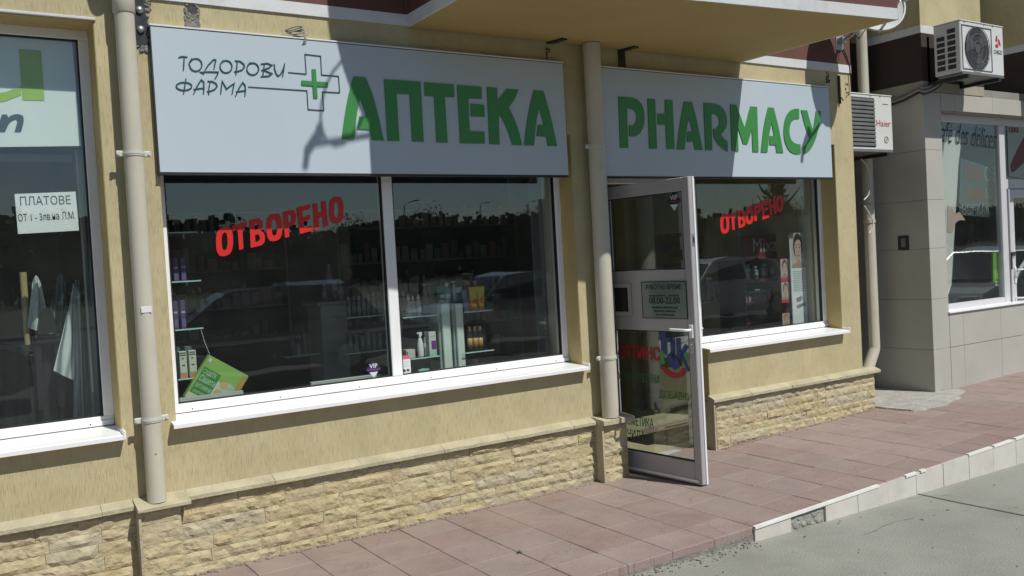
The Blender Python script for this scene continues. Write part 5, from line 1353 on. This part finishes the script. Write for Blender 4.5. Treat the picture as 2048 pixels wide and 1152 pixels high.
# dark shelving behind the mullion
zE = shelf('glass shelf with a row of dark bottles behind the pane divider', 693, 634, 775, 629, .62, .9)
random.seed(5)
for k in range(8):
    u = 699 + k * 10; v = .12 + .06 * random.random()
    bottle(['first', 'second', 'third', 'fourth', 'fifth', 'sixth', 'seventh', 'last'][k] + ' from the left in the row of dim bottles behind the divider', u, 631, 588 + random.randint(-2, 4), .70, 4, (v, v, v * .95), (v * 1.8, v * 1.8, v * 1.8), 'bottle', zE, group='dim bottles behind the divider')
zF = shelf('glass shelf with small pale boxes low behind the pane divider', 690, 706, 775, 700, .62, .9)
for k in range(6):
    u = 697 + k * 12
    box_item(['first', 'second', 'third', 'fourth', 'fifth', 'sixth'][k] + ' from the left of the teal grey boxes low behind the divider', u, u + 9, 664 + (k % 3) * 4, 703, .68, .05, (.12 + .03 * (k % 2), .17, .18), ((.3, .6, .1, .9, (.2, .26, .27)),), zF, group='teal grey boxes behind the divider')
zG = shelf('glass shelf low in the dark middle of the left pane', 570, 712, 640, 708, .9, 1.2)
for k, (u, vt, c_) in enumerate(((588, 676, .10), (598, 690, .22), (611, 668, .14), (620, 666, .10))):
    box_item(['tall dark', 'small pale', 'tall grey', 'narrow dark'][k] + ' box on the low shelf in the middle of the left pane', u - 5, u + 5, vt, 710, .98, .05, (c_, c_, c_ * .95), (), zG)
t = thing('counter', 'long dark counter deep inside the pharmacy', 'counter', (1.6, 2.6, .05))
MB().cbox(0, 2.6, 0, .5, 0, .95, .01).build('front', M_darkfurn, t); MB().cbox(-.03, 2.63, -.03, .53, .955, .99, .005).build('worktop', M_furn, t)
def wallshelf(label, x0, x1, y, n, zs_):
    t = thing('shelving_unit', label, 'shelving', (x0, y, .05))
    for x in (0, x1 - x0): MB().box(x - .015, x + .015, 0, .35, 0, 2.2).build('side', M_furn, t)
    for z in zs_: MB().box(.016, x1 - x0 - .016, .0, .35, z - .02, z).build('shelf_board', M_furn, t)
    g = MB()
    for z in zs_[:-1]:
        x = .05
        while x < x1 - x0 - .12:
            w_ = random.uniform(.04, .1); h_ = random.uniform(.08, .24); g.box(x, x + w_, .04, .14, z, z + h_, random.randrange(4)); x += w_ + random.uniform(.008, .05)
    g.build('goods', [plain('goods_a', (.42, .43, .42)), plain('goods_b', (.2, .28, .3)), plain('goods_c', (.4, .24, .2)), plain('goods_d', (.6, .6, .55))], t, kind='stuff')
wallshelf('tall shelving full of boxes along the back wall behind the long window', 1.2, 3.2, 4.55, 5, (.4, .8, 1.2, 1.6, 2.0, 2.2))
wallshelf('tall shelving full of boxes at the back right of the pharmacy', 3.8, 6.2, 4.55, 5, (.4, .8, 1.2, 1.6, 2.0, 2.2))
# right pane: twin pale columns, shelves and goods
yc = .285
for u0, u1, lab in ((877, 902, 'pale fluted display column, left of the pair'), (906, 928, 'pale fluted display column, right of the pair')):
    a, b = P(u0, 608, y=yc), P(u1, 605, y=yc); t = thing('display_column', lab, 'column', (a.x, yc, .05)); w_ = b.x - a.x
    MB().cbox(0, w_, .02, .16, 0, a.z - .05, .003).build('shaft', plain('column_grey', (.30, .36, .34)), t)
    MB().cbox(w_ * .22, w_ * .86, .0, .0195, 0, a.z - .051, .004).build('fluting', plain('column_pale', (.62, .70, .62)), t)
zH = shelf('glass shelf with yellow tubes right of the pale columns', 928, 625, 984, 618, yc - .03, .62)
zI = shelf('glass shelf with pink and white bottles left of the pale columns', 806, 635, 876, 628, yc - .03, .62)
zJ = shelf('lower glass shelf with gold-capped bottles right of the pale columns', 930, 706, 988, 698, yc - .03, .62)
zK = shelf('lower glass shelf with white bottles left of the pale columns', 822, 717, 880, 711, yc - .03, .62)
YEL, ORG = (.62, .47, .02), (.68, .13, .015); TEAL = (.04, .17, .17)
bottle('yellow tube with an orange cap, left of the two on the upper right shelf', 948, 620, 572, yc, 8, YEL, ORG, 'tube', zH)
bottle('yellow tube with an orange cap, right of the two on the upper right shelf', 963, 618, 570, yc, 8, YEL, ORG, 'tube', zH)
bottle('orange spray bottle behind the left yellow tube', 938, 620, 563, yc + .10, 6, ORG, ORG, 'spray', zH)
bottle('orange spray bottle behind the right yellow tube', 952, 619, 561, yc + .12, 5, ORG, ORG, 'spray', zH)
bottle('grey pink bottle at the left end of the yellow tube shelf', 932, 622, 578, yc + .03, 7, (.25, .2, .19), (.3, .3, .3), 'tube', zH)
def top_item(*a, **k): return bottle(*a, **k)
for u, vt, hw, cb, kd, lab in ((883, 571, 9, TEAL, 'tube', 'dark teal pack above the left pale column'), (895, 566, 7, (.10, .28, .28), 'bottle', 'teal bottle with a white cap above the pale columns'),
        (910, 564, 5, (.38, .42, .4), 'pump', 'slim white pump bottle above the pale columns'), (918, 577, 7, (.08, .2, .2), 'jar', 'dark teal bottle right of the white pump bottle')):
    bottle(lab, u, 606, vt, yc + .08, hw, cb, (.5, .55, .52), kd, P(900, 606, y=yc).z + .001)
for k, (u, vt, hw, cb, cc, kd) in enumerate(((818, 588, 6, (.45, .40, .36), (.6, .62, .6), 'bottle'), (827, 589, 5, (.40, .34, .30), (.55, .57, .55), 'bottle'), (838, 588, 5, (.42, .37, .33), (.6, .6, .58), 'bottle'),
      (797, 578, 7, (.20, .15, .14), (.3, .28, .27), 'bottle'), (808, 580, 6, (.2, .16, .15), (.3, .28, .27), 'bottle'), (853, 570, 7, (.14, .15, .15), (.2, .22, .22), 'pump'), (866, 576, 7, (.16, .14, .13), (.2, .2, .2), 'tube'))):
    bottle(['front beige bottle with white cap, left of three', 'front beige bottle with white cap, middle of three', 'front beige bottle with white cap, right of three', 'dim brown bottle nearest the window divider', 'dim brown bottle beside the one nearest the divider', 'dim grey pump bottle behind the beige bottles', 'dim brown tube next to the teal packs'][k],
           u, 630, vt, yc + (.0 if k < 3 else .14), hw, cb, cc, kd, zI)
bottle('white spray bottle on the lower shelf left of the columns', 842, 714, 664, yc, 6, (.72, .74, .74), (.72, .74, .74), 'spray', zK)
bottle('slim grey bottle between the white spray and the purple box', 853, 713, 664, yc + .04, 4, (.40, .42, .42), (.5, .52, .52), 'bottle', zK)
box_item('white box with a purple flower beside the columns on the lower shelf', 857, 874, 663, 711, yc, .05, (.62, .64, .60), ((.25, .62, .3, .95, (.22, .03, .24)), (.0, .22, .0, 1, (.4, .6, .45)), (.8, .82, .1, .9, (.3, .3, .3))), zK)
box_item('small white box at the left end of the lower shelf', 812, 831, 696, 713, yc, .06, (.55, .57, .54), ((.2, .8, .05, .2, (.2, .1, .1)),), zK)
for k, u in enumerate((941, 952, 962)):
    bottle('brown bottle with gold cap, %s of three on the lower right shelf' % ('left', 'middle', 'right')[k], u, 703, 653 + k, yc + .03, 5, (.03, .022, .018), (.45, .28, .08), 'bottle', zJ)
p = P(845, 748, y=.30); t = thing('green_bag', 'small pale green pouch on the inner sill left of the columns', 'pouch', (p.x, .30, p.z)); g = MB(); lump(g, (0, 0, .02), (.055, .03, .022)); g.build('pouch', plain('pouch_green', (.25, .48, .36)), t)
p = P(957, 732, y=.5); t = thing('wooden_star', 'small wooden block ornament low right of the columns', 'ornament', (p.x, .5, p.z))
g = MB(); g.cbox(-.06, .06, 0, .04, 0, .02, .002); g.cbox(-.03, .0, .0, .04, .021, .05, .002); g.build('blocks', plain('raw_wood', (.42, .33, .18)), t)
# inner sill boards / trays
for u0, u1, v0, v1, lab in ((622, 762, 764, 748, 'long white tray lying on the inner sill at the pane divider'), (1459, 1530, 665, 655, 'white tray lying on the inner sill of the right window')):
    a, b = P(u0, v0, y=.28), P(u1, v1, y=.28); t = thing('tray', lab, 'tray', (a.x, .28, (a.z + b.z) / 2 - .045)); W_ = b.x - a.x
    MB().cbox(0, W_, 0, .025, 0, .045, .003).build('body', plain('tray_white', (.50, .54, .51)), t)
    MB().cbox(.006, W_ - .006, -.003, -.0002, .012, .016, .0008).build('groove', M_furn, t)
# white interior returns beside the panes (seen through the glass)
for x0, x1, lab in ((3.47, 3.70, 'reveal'), (6.30, 6.50, 'reveal')):
    MB().box(x1 - .012, x1, .262, T - .001, .05, 2.4).build('inner_reveal', M_intwhite, B)
t = thing('side_panel', 'tall pale panel standing just inside the right end of the long window', 'panel', (P(1066, 500, y=.45).x, .45, .05)); MB().cbox(0, .22, 0, .02, 0, 2.35, .003).build('board', plain('panel_grey', (.17, .19, .185)), t)
t = thing('side_panel', 'tall pale panel standing just inside the right end of the right window', 'panel', (P(1610, 500, y=.42).x, .42, .05)); MB().cbox(0, .16, 0, .02, 0, 2.35, .003).build('board', plain('panel_grey2', (.24, .255, .25)), t)
# stickers on the pharmacy panes
t = thing('badge_sticker', 'navy diamond security sticker at the lower right corner of the left pane', 'sticker', (P(747, 738, y=YG).x, YG - .0005, P(747, 738, y=YG).z)); badge(t, 0, 0, .052, 0, M_badge)
a, b = P(800, 712, y=YG), P(822, 747, y=YG); t = thing('door_hours_sticker', 'small white sticker with a pink top in the lower left corner of the right pane', 'sticker', (a.x, YG - .0005, b.z)); w_, h_ = b.x - a.x, a.z - b.z
MB().prism([(0, 0), (w_, 0), (w_, h_ * .85), (w_ * .8, h_), (w_ * .2, h_), (0, h_ * .85)], 1, -.0008, 0).build('label', plain('sticker_white', (.68, .70, .71)), t)
MB().prism([(0, h_ * .80), (w_, h_ * .80), (w_, h_ * .86), (w_ * .8, h_ * 1.005), (w_ * .2, h_ * 1.005), (0, h_ * .86)], 1, -.0014, -.0009).build('header', plain('sticker_pink', (.55, .12, .2)), t)
for k in range(4): MB().box(w_ * .15, w_ * .85, -.0013, -.0009, h_ * (.4 + .09 * k), h_ * (.41 + .09 * k)).build('rule_line', M_acgrey, t)
MB().prism(ell(w_ * .35, h_ * .2, w_ * .13, w_ * .13, 12)[:-1], 1, -.0013, -.0009).build('icon', M_black, t); MB().box(w_ * .58, w_ * .85, -.0013, -.0009, h_ * .15, h_ * .26).build('icon', M_black, t)

# right window: brand stand with photo cards and a tall portrait board
ym = .62
a, b = P(1487, 474, y=ym), P(1576, 516, y=ym); H_ = P(1530, 470, y=ym).z - P(1530, 518, y=ym).z; zh = P(1530, 518, y=ym).z
t = thing('display_stand', 'dark red display stand with a Mixa header and shelves of bottles in the right window', 'display stand', (a.x, ym, .05)); W_ = b.x - a.x
M_mr = plain('header_red', (.13, .02, .014)); M_mr2 = plain('strip_red', (.55, .05, .06))
MB().cbox(0, W_, 0, .03, zh - .05, zh - .05 + H_, .003).build('header', M_mr, t)
text_obj('lettering', 'Mixa', H_ * .85, plain('header_text', (.30, .33, .32)), (W_ * .2, -.002, zh - .05 + H_ * .3), t, RX, width=W_ * .55)
MB().cbox(W_ - .012, W_ + .0, -.001, .32, .0, zh - .051, .002).build('side', M_mr, t); MB().cbox(-.012, .0, .0, .32, .0, zh - .051, .002).build('side', M_darkfurn, t); MB().cbox(.0005, W_ - .0125, .31, .32, .0, zh - .051, .002).build('back', M_darkfurn, t)
shz = [P(1540, v, y=ym).z - .05 for v in (557, 601, 640)]
for z in shz: MB().cbox(.001, W_ - .013, .0, .30, z - .022, z, .002).build('shelf_board', M_mr, t)
lst = ((1496, 525, 5, (.4, .42, .4), (.3, .3, .3), 'white bottle with lines at the left of the upper stand shelf'), (1510, 530, 6, (.12, .17, .2), (.2, .2, .2), 'blue grey bottle on the upper stand shelf'),
       (1529, 526, 6, (.33, .31, .18), (.4, .42, .4), 'cream yellow bottle on the upper stand shelf'), (1548, 530, 7, (.6, .65, .64), (.6, .62, .6), 'bright white rounded bottle at the right of the upper stand shelf'))
for u, vt, hw, cb, cc, lab in lst: bottle(lab, u, 556, vt, ym + .06, hw, cb, cc, 'bottle', shz[0] + .05)
for k in range(6): box_item('%s of six pale cartons on the middle stand shelf' % ('leftmost', 'second', 'third', 'fourth', 'fifth', 'rightmost')[k], 1484 + k * 13, 1495 + k * 13, 576 + (k % 2) * 2, 600, ym + .05, .06, (.24, .245, .235), ((.5, .75, .2, .8, (.1, .1, .1)),), shz[1] + .05)
def portrait(parent, x0, x1, z0, z1, y, hair=(.04, .025, .02), skin=(.50, .33, .24), sweep=1):
    """a printed portrait photograph: background, shoulders, neck, head, hair and features as flat print"""
    W_, H_ = x1 - x0, z1 - z0; S_ = lambda pts: [(x0 + W_ * a, z0 + H_ * b) for a, b in pts]
    ms = [plain('photo_back', (.42, .42, .40)), plain('photo_hair_%d' % int(hair[0] * 100), hair), plain('photo_skin', skin), plain('photo_skin_shade', tuple(q * .72 for q in skin)), plain('photo_lip', (.42, .10, .09)), plain('photo_eye', (.03, .025, .02))]
    g = MB(); g.box(x0, x1, y - .0004, y, z0, z1, 0)
    g.prism(S_(ell(.5, .62, .33, .37, 20)[:-1]), 1, y - .0007, y - .0004, 1)
    g.prism(S_([(.02, 0), (.98, 0), (.88, .1), (.62, .17), (.62, .34), (.40, .34), (.38, .17), (.10, .1)]), 1, y - .0009, y - .0007, 3)
    g.prism(S_(ell(.51, .54, .25, .33, 20)[:-1]), 1, y - .0011, y - .0009, 2)
    g.prism(S_([(.26, .70), (.30, .86), (.5, .92), (.70, .87), (.76, .70), (.62, .80), (.44, .80)]), 1, y - .0013, y - .0011, 1)
    for ex in (.41, .62): g.prism(S_(ell(ex, .58, .045, .018, 10)[:-1]), 1, y - .0013, y - .0011, 5); g.prism(S_([(ex - .06, .645), (ex + .06, .65), (ex + .055, .665), (ex - .055, .665)]), 1, y - .0013, y - .0011, 1)
    g.prism(S_([(.51, .56), (.545, .45), (.49, .445)]), 1, y - .0013, y - .0011, 3)
    g.prism(S_(ell(.52, .355, .08, .028, 12)[:-1]), 1, y - .0013, y - .0011, 4)
    return g.build('portrait_photo', ms, parent)
for k, (u0, u1, v0, v1, lab) in enumerate(((1560, 1577, 518, 556, 'top'), (1562, 1579, 564, 600, 'middle'), (1564, 1580, 627, 650, 'bottom'))):
    a, b = P(u0, v0, y=.34), P(u1, v0, y=.34); a.z = b.z = P(u0, v1, y=.34).z; H_ = P(u0, v0, y=.34).z - P(u0, v1, y=.34).z
    t = thing('photo_card', '%s of three small face photo cards on red strips beside the tall portrait' % lab, 'photo card', (a.x, .34, b.z)); w_ = b.x - a.x
    MB().cbox(0, w_, 0, .006, -.028, H_, .001).build('card', M_mr2, t); portrait(t, .003, w_ - .003, .0, H_ - .004, -.0002, hair=(.10 + .12 * k, .06 + .05 * k, .04), skin=(.52, .34, .26))
    if k == 0:
        tt = t
a, b = P(1579, 480, y=.31), P(1609, 480, y=.31); zt = P(1578, 470, y=.31).z; zb_ = P(1590, 655, y=.31).z; w_ = b.x - a.x
t = thing('portrait_board', 'tall white display board with a large face photo above lines of text', 'display board', (a.x, .31, zb_ - .0)); H_ = zt - zb_
MB().cbox(0, w_, 0, .012, 0, H_, .002).build('board', plain('board_white', (.74, .76, .75)), t)
portrait(t, .01, w_ - .002, H_ * .64, H_ * 1.02, -.0004)
for k in range(12): MB().box(w_ * .12, w_ * .92, -.0012, -.0004, H_ * (.60 - k * .019), H_ * (.604 - k * .019)).build('text_line', M_acgrey, t)
text_obj('lettering', 'ХИДРО', .05, M_black, (w_ * .3, -.0012, H_ * .27), t, (rad(90), rad(-12), 0), width=w_ * .4); text_obj('lettering', 'ПОДХРАНВАЩ', .04, M_dgrn, (w_ * .3, -.0012, H_ * .20), t, (rad(90), rad(-12), 0), width=w_ * .6)
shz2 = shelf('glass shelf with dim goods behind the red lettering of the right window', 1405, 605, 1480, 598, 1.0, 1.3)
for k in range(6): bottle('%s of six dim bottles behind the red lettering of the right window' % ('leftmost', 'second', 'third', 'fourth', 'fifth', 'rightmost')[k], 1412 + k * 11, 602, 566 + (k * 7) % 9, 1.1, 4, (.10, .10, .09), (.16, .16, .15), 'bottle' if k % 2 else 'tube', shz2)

# ================================================================== CAFE WINDOW
ycg = cy + .018
o_ = P(1878, 278, y=ycg); e_ = P(1993, 296, y=ycg)
t = thing('window_script', 'black script lettering Café des délices high on the cafe window', 'lettering', (o_.x - .07, ycg, o_.z - .0))
xs0 = P(1993, 296, y=ycg).x
text_obj('lettering', 'Café des délices', .30, M_black, (0, 0, -.02), t, (rad(90), rad(3), 0), width=xs0 - o_.x + .07, shear=.35, bold=-.003, depth=.001)
def cpanel(name, label, cat, pts, y, m_, th=.002):
    q = [P(u, v, y=y) for u, v in pts]; o = (min(p.x for p in q), y, min(p.z for p in q)); t = thing(name, label, cat, o)
    MB().prism([(p.x - o[0], p.z - o[2]) for p in q], 1, 0, th).build('panel', m_, t); return t, o
t, o = cpanel('poster', 'tall pale poster with a hand tapering down at the left of the cafe window', 'poster', [(1860, 262), (1925, 262), (1917, 330), (1903, 570), (1880, 640), (1860, 640)], ycg + .01, plain('poster_pale', (.62, .61, .55)))
MB().prism([(p.x - o[0], p.z - o[2]) for p in [P(u, v, y=ycg + .009) for u, v in ((1895, 410), (1904, 414), (1910, 428), (1918, 424), (1922, 428), (1928, 437), (1930, 441), (1924, 440), (1917, 441), (1910, 447), (1906, 462), (1902, 466), (1895, 464))]], 1, -.003, -.0015).build('hand_print', plain('hand_skin', (.40, .32, .27)), t)
M_bb = plain('board_brown', (.12, .065, .05)); 
t, o = cpanel('notice_board', 'dark teal hanging board with brown blocks and letters inside the cafe window', 'board', [(1921, 315), (2000, 342), (2001, 436), (1918, 430)], .16, plain('board_teal', (.055, .095, .095)))
def bpr(pts, m_): MB().prism([(p.x - o[0], p.z - o[2]) for p in [P(u, v, y=.159) for u, v in pts]], 1, -.002, -.0008).build('print', m_, t)
bpr([(1928, 326), (1963, 337), (1963, 366), (1926, 358)], M_bb); bpr([(1930, 372), (1970, 380), (1971, 404), (1930, 396)], M_bb)
for s_, u, v, sz in (('СЕ!', 1969, 362, .20), ('10', 1972, 398, .16), ('ВСЯКАКВИ', 1925, 430, .15)):
    p = P(u, v, y=.157); text_obj('lettering', s_, sz, plain('letter_grey', (.22, .22, .20)), (p.x - o[0], -.003, p.z - o[2]), t, RX, width=(P(1998, v, y=.157).x - p.x) * (.5 if s_ == '10' else 1))
p0, p1 = P(1984, 505, y=ycg + .04), P(2007, 570, y=ycg + .04)
t = thing('snack_bag', 'bright green snack bag hung low at the right of the cafe window', 'bag', (p0.x, ycg + .04, p1.z)); w_, h_ = p1.x - p0.x, p0.z - p1.z
MB().prism([(0, h_ * .12), (w_ * .1, h_ * .96), (w_ * .5, h_), (w_ * .95, h_ * .93), (w_, h_ * .3), (w_ * .85, h_ * .1)], 1, 0, .02).build('pouch', plain('bag_green', (.16, .42, .03)), t)
for k in range(4): MB().prism(ell(w_ * (.2 + .2 * k), h_ * .33, w_ * .08, h_ * .17, 10)[:-1], 1, -.002, -.0005).build('print', plain('bag_lime', (.35, .60, .10)), t)
MB().box(w_ * .2, w_ * .9, -.003, -.0021, 0, h_ * .14).build('label', plain('bag_label', (.5, .55, .5)), t); MB().box(w_ * .3, w_ * .7, -.004, -.0032, h_ * .02, h_ * .12).build('code', M_black, t)
t, o = cpanel('menu_poster', 'framed poster with a dark red cake in the upper pane beside the cafe window', 'poster', [(2014, 236), (2120, 248), (2122, 372), (2018, 352)], ycg - .004, plain('poster_mint', (.32, .38, .34)), .004)
MB().prism([(p.x - o[0], p.z - o[2]) for p in [P(u, v, y=ycg - .006) for u, v in ((2021, 332), (2026, 318), (2048, 274), (2090, 250), (2100, 272), (2062, 312), (2030, 342), (2023, 345))]], 1, -.003, -.001).build('print', plain('cake_red', (.13, .02, .02)), t)
p = P(2018, 264, y=ycg - .006); text_obj('lettering', 'LEKI', .07, plain('letter_dark_red', (.18, .03, .03)), (p.x - o[0], -.0035, p.z - o[2]), t, RX, width=.18, bold=.002)

# ================================================================== ACROSS THE STREET (seen mirrored in the panes)
def car(label, x, y, rz_, col, L=4.2, Wd=1.68, van=False):
    t = thing('parked_car', label, 'car', (x, y, -.09), rz_)
    m_ = mat('car_paint_' + '%02d' % int(sum(col) * 100), col, rough=.25, var=.02, coat=.8)
    h = .35 if not van else .5
    body = [(-.5, .30), (-.49, .62), (-.47, .78), (-.40, .86), (-.22, .92), (.18, .94), (.40, .93), (.48, .90), (.5, .75), (.5, .30), (.42, .22), (-.44, .22)]
    bm = bmesh.new(); n = len(body); rings = []
    for s, k in ((-1, .90), (-.96, 1), (.96, 1), (1, .90)):
        rings.append([bm.verts.new((px_ * L * (1 if k == 1 else .985), s * Wd / 2, .22 + (pz_ - .22) * (1 if k == 1 else .95))) for px_, pz_ in body])
    for a, b in zip(rings, rings[1:]):
        for i in range(n): bm.faces.new((a[i], a[(i + 1) % n], b[(i + 1) % n], b[i]))
    bm.faces.new(rings[0][::-1]); bm.faces.new(rings[-1]); bmesh.ops.recalc_face_normals(bm, faces=bm.faces[:])
    MB().bm(bm).build('body', m_, t)
    cab = [(-.27, .91), (-.12, 1.36 + h * .1), (-.02, 1.42 + h * .1), (.22, 1.42 + h * .1), (.36, 1.33 + h * .1), (.45, .93)]
    rings = []; bm = bmesh.new()
    for s in (-1, 1): rings.append([bm.verts.new((a * L, s * Wd / 2 * (.95 if b < 1 else .78), b)) for a, b in cab])
    for i in range(len(cab) - 1): bm.faces.new((rings[0][i], rings[0][i + 1], rings[1][i + 1], rings[1][i]))
    bm.faces.new(rings[0]); bm.faces.new(rings[1][::-1]); bmesh.ops.recalc_face_normals(bm, faces=bm.faces[:])
    MB().bm(bm).build('cabin', m_, t)
    gl_ = mat('car_glass', (.02, .025, .03), rough=.05)
    for s in (-1, 1):
        g = MB(); q = [(-.235, .95), (-.11, 1.31 + h * .1), (.10, 1.36 + h * .1), (.10, .95)]; q2 = [(.13, .95), (.13, 1.36 + h * .1), (.22, 1.36 + h * .1), (.34, 1.28 + h * .1), (.41, .97)]
        for w_ in (q, q2): g.add([(a * L, s * (Wd / 2 * (.95 - .17 * (b - .93) / .45) + .006), b) for a, b in w_], [list(range(len(w_)))[::s]])
        g.build('side_window', gl_, t)
    def quad(x0, z0, x1, z1, nm):
        MB().add([(x0 * L, -Wd * .43, z0), (x0 * L, Wd * .43, z0), (x1 * L, Wd * .36, z1), (x1 * L, -Wd * .36, z1)], [(0, 1, 2, 3)]).build(nm, gl_, t)
    quad(-.268, .955, -.135, 1.34 + h * .1, 'windscreen'); quad(.448, .97, .372, 1.32 + h * .1, 'rear_window')
    for wx in (-.31, .31):
        for s in (-1, 1):
            w_ = MB().tube([(wx * L, s * (Wd / 2 - .09), .31), (wx * L, s * (Wd / 2 + .01), .31)], .31, 24, 0, False).build('wheel', M_seal, t)
            MB().tube([(wx * L, s * (Wd / 2 + .011), .31), (wx * L, s * (Wd / 2 + .018), .31)], .19, 16, 0, False).build('rim', M_zinc, w_)
    for s in (-1, 1):
        MB().cbox(-.502 * L, -.488 * L, s * Wd * .36 - .16, s * Wd * .36 + .16, .62, .74, .01).build('headlight', mat('lamp_glass', (.8, .82, .85), rough=.1), t)
        MB().cbox(.492 * L, .503 * L, s * Wd * .38 - .12, s * Wd * .38 + .12, .66, .82, .01).build('tail_light', plain('lamp_red', (.4, .02, .02)), t)
        MB().cbox(-.22 * L, -.19 * L, s * (Wd / 2 + .08) - .07, s * (Wd / 2 + .08) + .07, .95, 1.06, .02).build('wing_mirror', m_, t)
    return t
car('dark blue hatchback parked across the road, mirrored in the long window', 4.3, -9.2, rad(8), (.03, .05, .09))
car('silver saloon parked across the road, second from the blue hatchback', 9.6, -9.6, rad(4), (.30, .32, .33))
car('dark green estate car parked across the road near the left window', -1.0, -9.4, rad(184), (.03, .06, .05))
car('white car parked across the road, farthest along', 15.2, -9.8, rad(2), (.6, .6, .6))
car('black car parked in the second row of the parking ground', 7.5, -16.0, rad(95), (.02, .02, .022))
car('grey car parked in the second row of the parking ground', 19.5, -16.6, rad(85), (.14, .15, .16))
car('white hatchback parked at the kerb beyond the cafe, mirrored in its window', 15.3, -3.1, rad(3), (.62, .63, .62))
# trees and far wood
M_bark = mat('bark', (.06, .045, .03), rough=.95, var=.3, scale=10, bump=.6)
M_fol = mat('foliage_dark', (.022, .035, .014), rough=.9, var=.5, scale=1.5); M_spr = mat('spruce_green', (.014, .03, .016), rough=.9, var=.5, scale=2)
def tree(label, x, y, h, w_, kind='broad', leaves=5200):
    t = thing('spruce_tree' if kind == 'spruce' else 'tree', label, 'tree', (x, y, -.2))
    g = MB(); g.tube([(0, 0, 0), (.05 * h * .2, 0, h * .3), (0, 0, h * .6), (0, 0, h * .9)], [h * .03, h * .022, h * .015, .02], 8)
    for k in range(9):
        a = k * 2.4; z = h * (.3 + .06 * k); g.tube([(0, 0, z), (w_ * .25 * math.cos(a), w_ * .25 * math.sin(a), z + h * .08), (w_ * .45 * math.cos(a), w_ * .45 * math.sin(a), z + h * .2)], [h * .012, h * .008, .02], 6)
    g.build('trunk', M_bark, t)
    g = MB(); vs = []; fs = []
    for i in range(leaves):
        if kind == 'spruce':
            q = random.random() ** .7; z = h * (1.0 - q * .92); r_ = w_ * .5 * q * (.55 + .45 * ((z * 2.2) % 1)) * random.uniform(.4, 1)
        else:
            k = random.randrange(14); a0 = k * 2.4; cz_ = h * (.45 + .45 * ((k * .37) % 1)); cr = w_ * .33 * (1 - ((k * .37) % 1) * .5); u_ = Vector((random.gauss(0, 1), random.gauss(0, 1), random.gauss(0, .8))).normalized() * random.random() ** .4 * w_ * .22
            z = cz_ + u_.z; r_ = None
        a = random.uniform(0, 6.283); s = random.uniform(.03, .085) * h / 7
        c_ = Vector((r_ * math.cos(a), r_ * math.sin(a), z)) if r_ is not None else Vector((cr * math.cos(a0) + u_.x, cr * math.sin(a0) + u_.y, z))
        n_ = Vector((random.gauss(0, 1), random.gauss(0, 1), random.gauss(0, 1))).normalized(); p_ = n_.orthogonal().normalized() * s; q_ = n_.cross(p_)
        o = len(vs); vs += [c_ - p_, c_ + q_, c_ + p_, c_ - q_]; fs.append((o, o + 1, o + 2, o + 3))
    g.add(vs, fs); g.build('crown', M_spr if kind == 'spruce' else M_fol, t)
random.seed(11)
tree('dark spruce beyond the parking ground, tallest of the trees there', 52, -39, 9.2, 4.2, 'spruce')
for k, (x, y, h, w_) in enumerate(((2.8, -32, 5.6, 4.4), (6.0, -35, 4.6, 3.8), (11, -37, 5.2, 4.6), (25, -44, 6.2, 6), (33, -42, 6.6, 6), (44, -44, 6.8, 7), (62, -44, 7, 7), (15.5, -33, 5.0, 4))):
    tree('%s broad dark tree beyond the parking ground, counted from the left in the reflections' % ('first', 'second', 'third', 'fifth', 'sixth', 'seventh', 'eighth', 'fourth')[k], x, y, h * .82, w_ * .95)
g = MB(); vs = []; fs = []
for i in range(60000):
    x = random.uniform(-60, 420); y = -70 - random.uniform(0, 25) - x * .1; hh_ = 6.5 + 2.5 * noise.noise(Vector((x * .05, 0, 0))) + 2.2 * noise.noise(Vector((x * .16, 3, 0))) + 1.2 * noise.noise(Vector((x * .5, 7, 0))); z = hh_ * random.random() ** .8; s = random.uniform(.18, .55)
    c_ = Vector((x, y, z)); n_ = Vector((random.gauss(0, .4), 1, random.gauss(0, .5))).normalized(); p_ = n_.orthogonal().normalized() * s; q_ = n_.cross(p_)
    o = len(vs); vs += [c_ - p_, c_ + q_, c_ + p_, c_ - q_]; fs.append((o, o + 1, o + 2, o + 3))
g.add(vs, fs); g.build('far_wood', M_fol, kind='stuff')
g = MB(); n_ = 60; vs = []
for i in range(n_ + 1):
    x = -500 + 1500 * i / n_; z = 9 + 8 * noise.noise(Vector((x * .006, 0, 0))) + 4 * noise.noise(Vector((x * .02, 5, 0))); vs += [(x, -170, -1), (x, -240, z), (x, -420, z * .6)]
for i in range(n_): 
    for j in range(2): a = i * 3 + j; fs_ = (a, a + 1, a + 4, a + 3); g.f.append(list(fs_)); g.mi.append(0); g.sm.append(True)
g.v = vs; g.build('hills', mat('hill_cover', (.035, .038, .028), rough=.95, var=.4, scale=.05), kind='structure')
# lamp posts
def lamp(label, x, y, h):
    t = thing('street_lamp', label, 'street lamp', (x, y, -.2))
    MB().tube([(0, 0, 0), (0, 0, h)], [.06, .035], 10).build('pole', M_dkmetal, t); MB().tube([(0, 0, h), (.3, 0, h + .18), (.9, 0, h + .25)], .03, 8).build('arm', M_dkmetal, t)
    MB().cbox(.75, 1.25, -.09, .09, h + .2, h + .28, .02).build('lamp_head', M_acgrey, t)
for k, (x, y, h) in enumerate(((13, -24, 6.0), (19.5, -30, 7.0), (26, -36, 8.0), (34, -41, 8.2), (8.2, -38, 7.0), (43, -36, 8))):
    lamp('street lamp on the parking ground, %s from the left in the reflections' % ('second', 'third', 'fourth', 'fifth', 'first', 'sixth')[k], x * 2.1, y * 2.1, h)
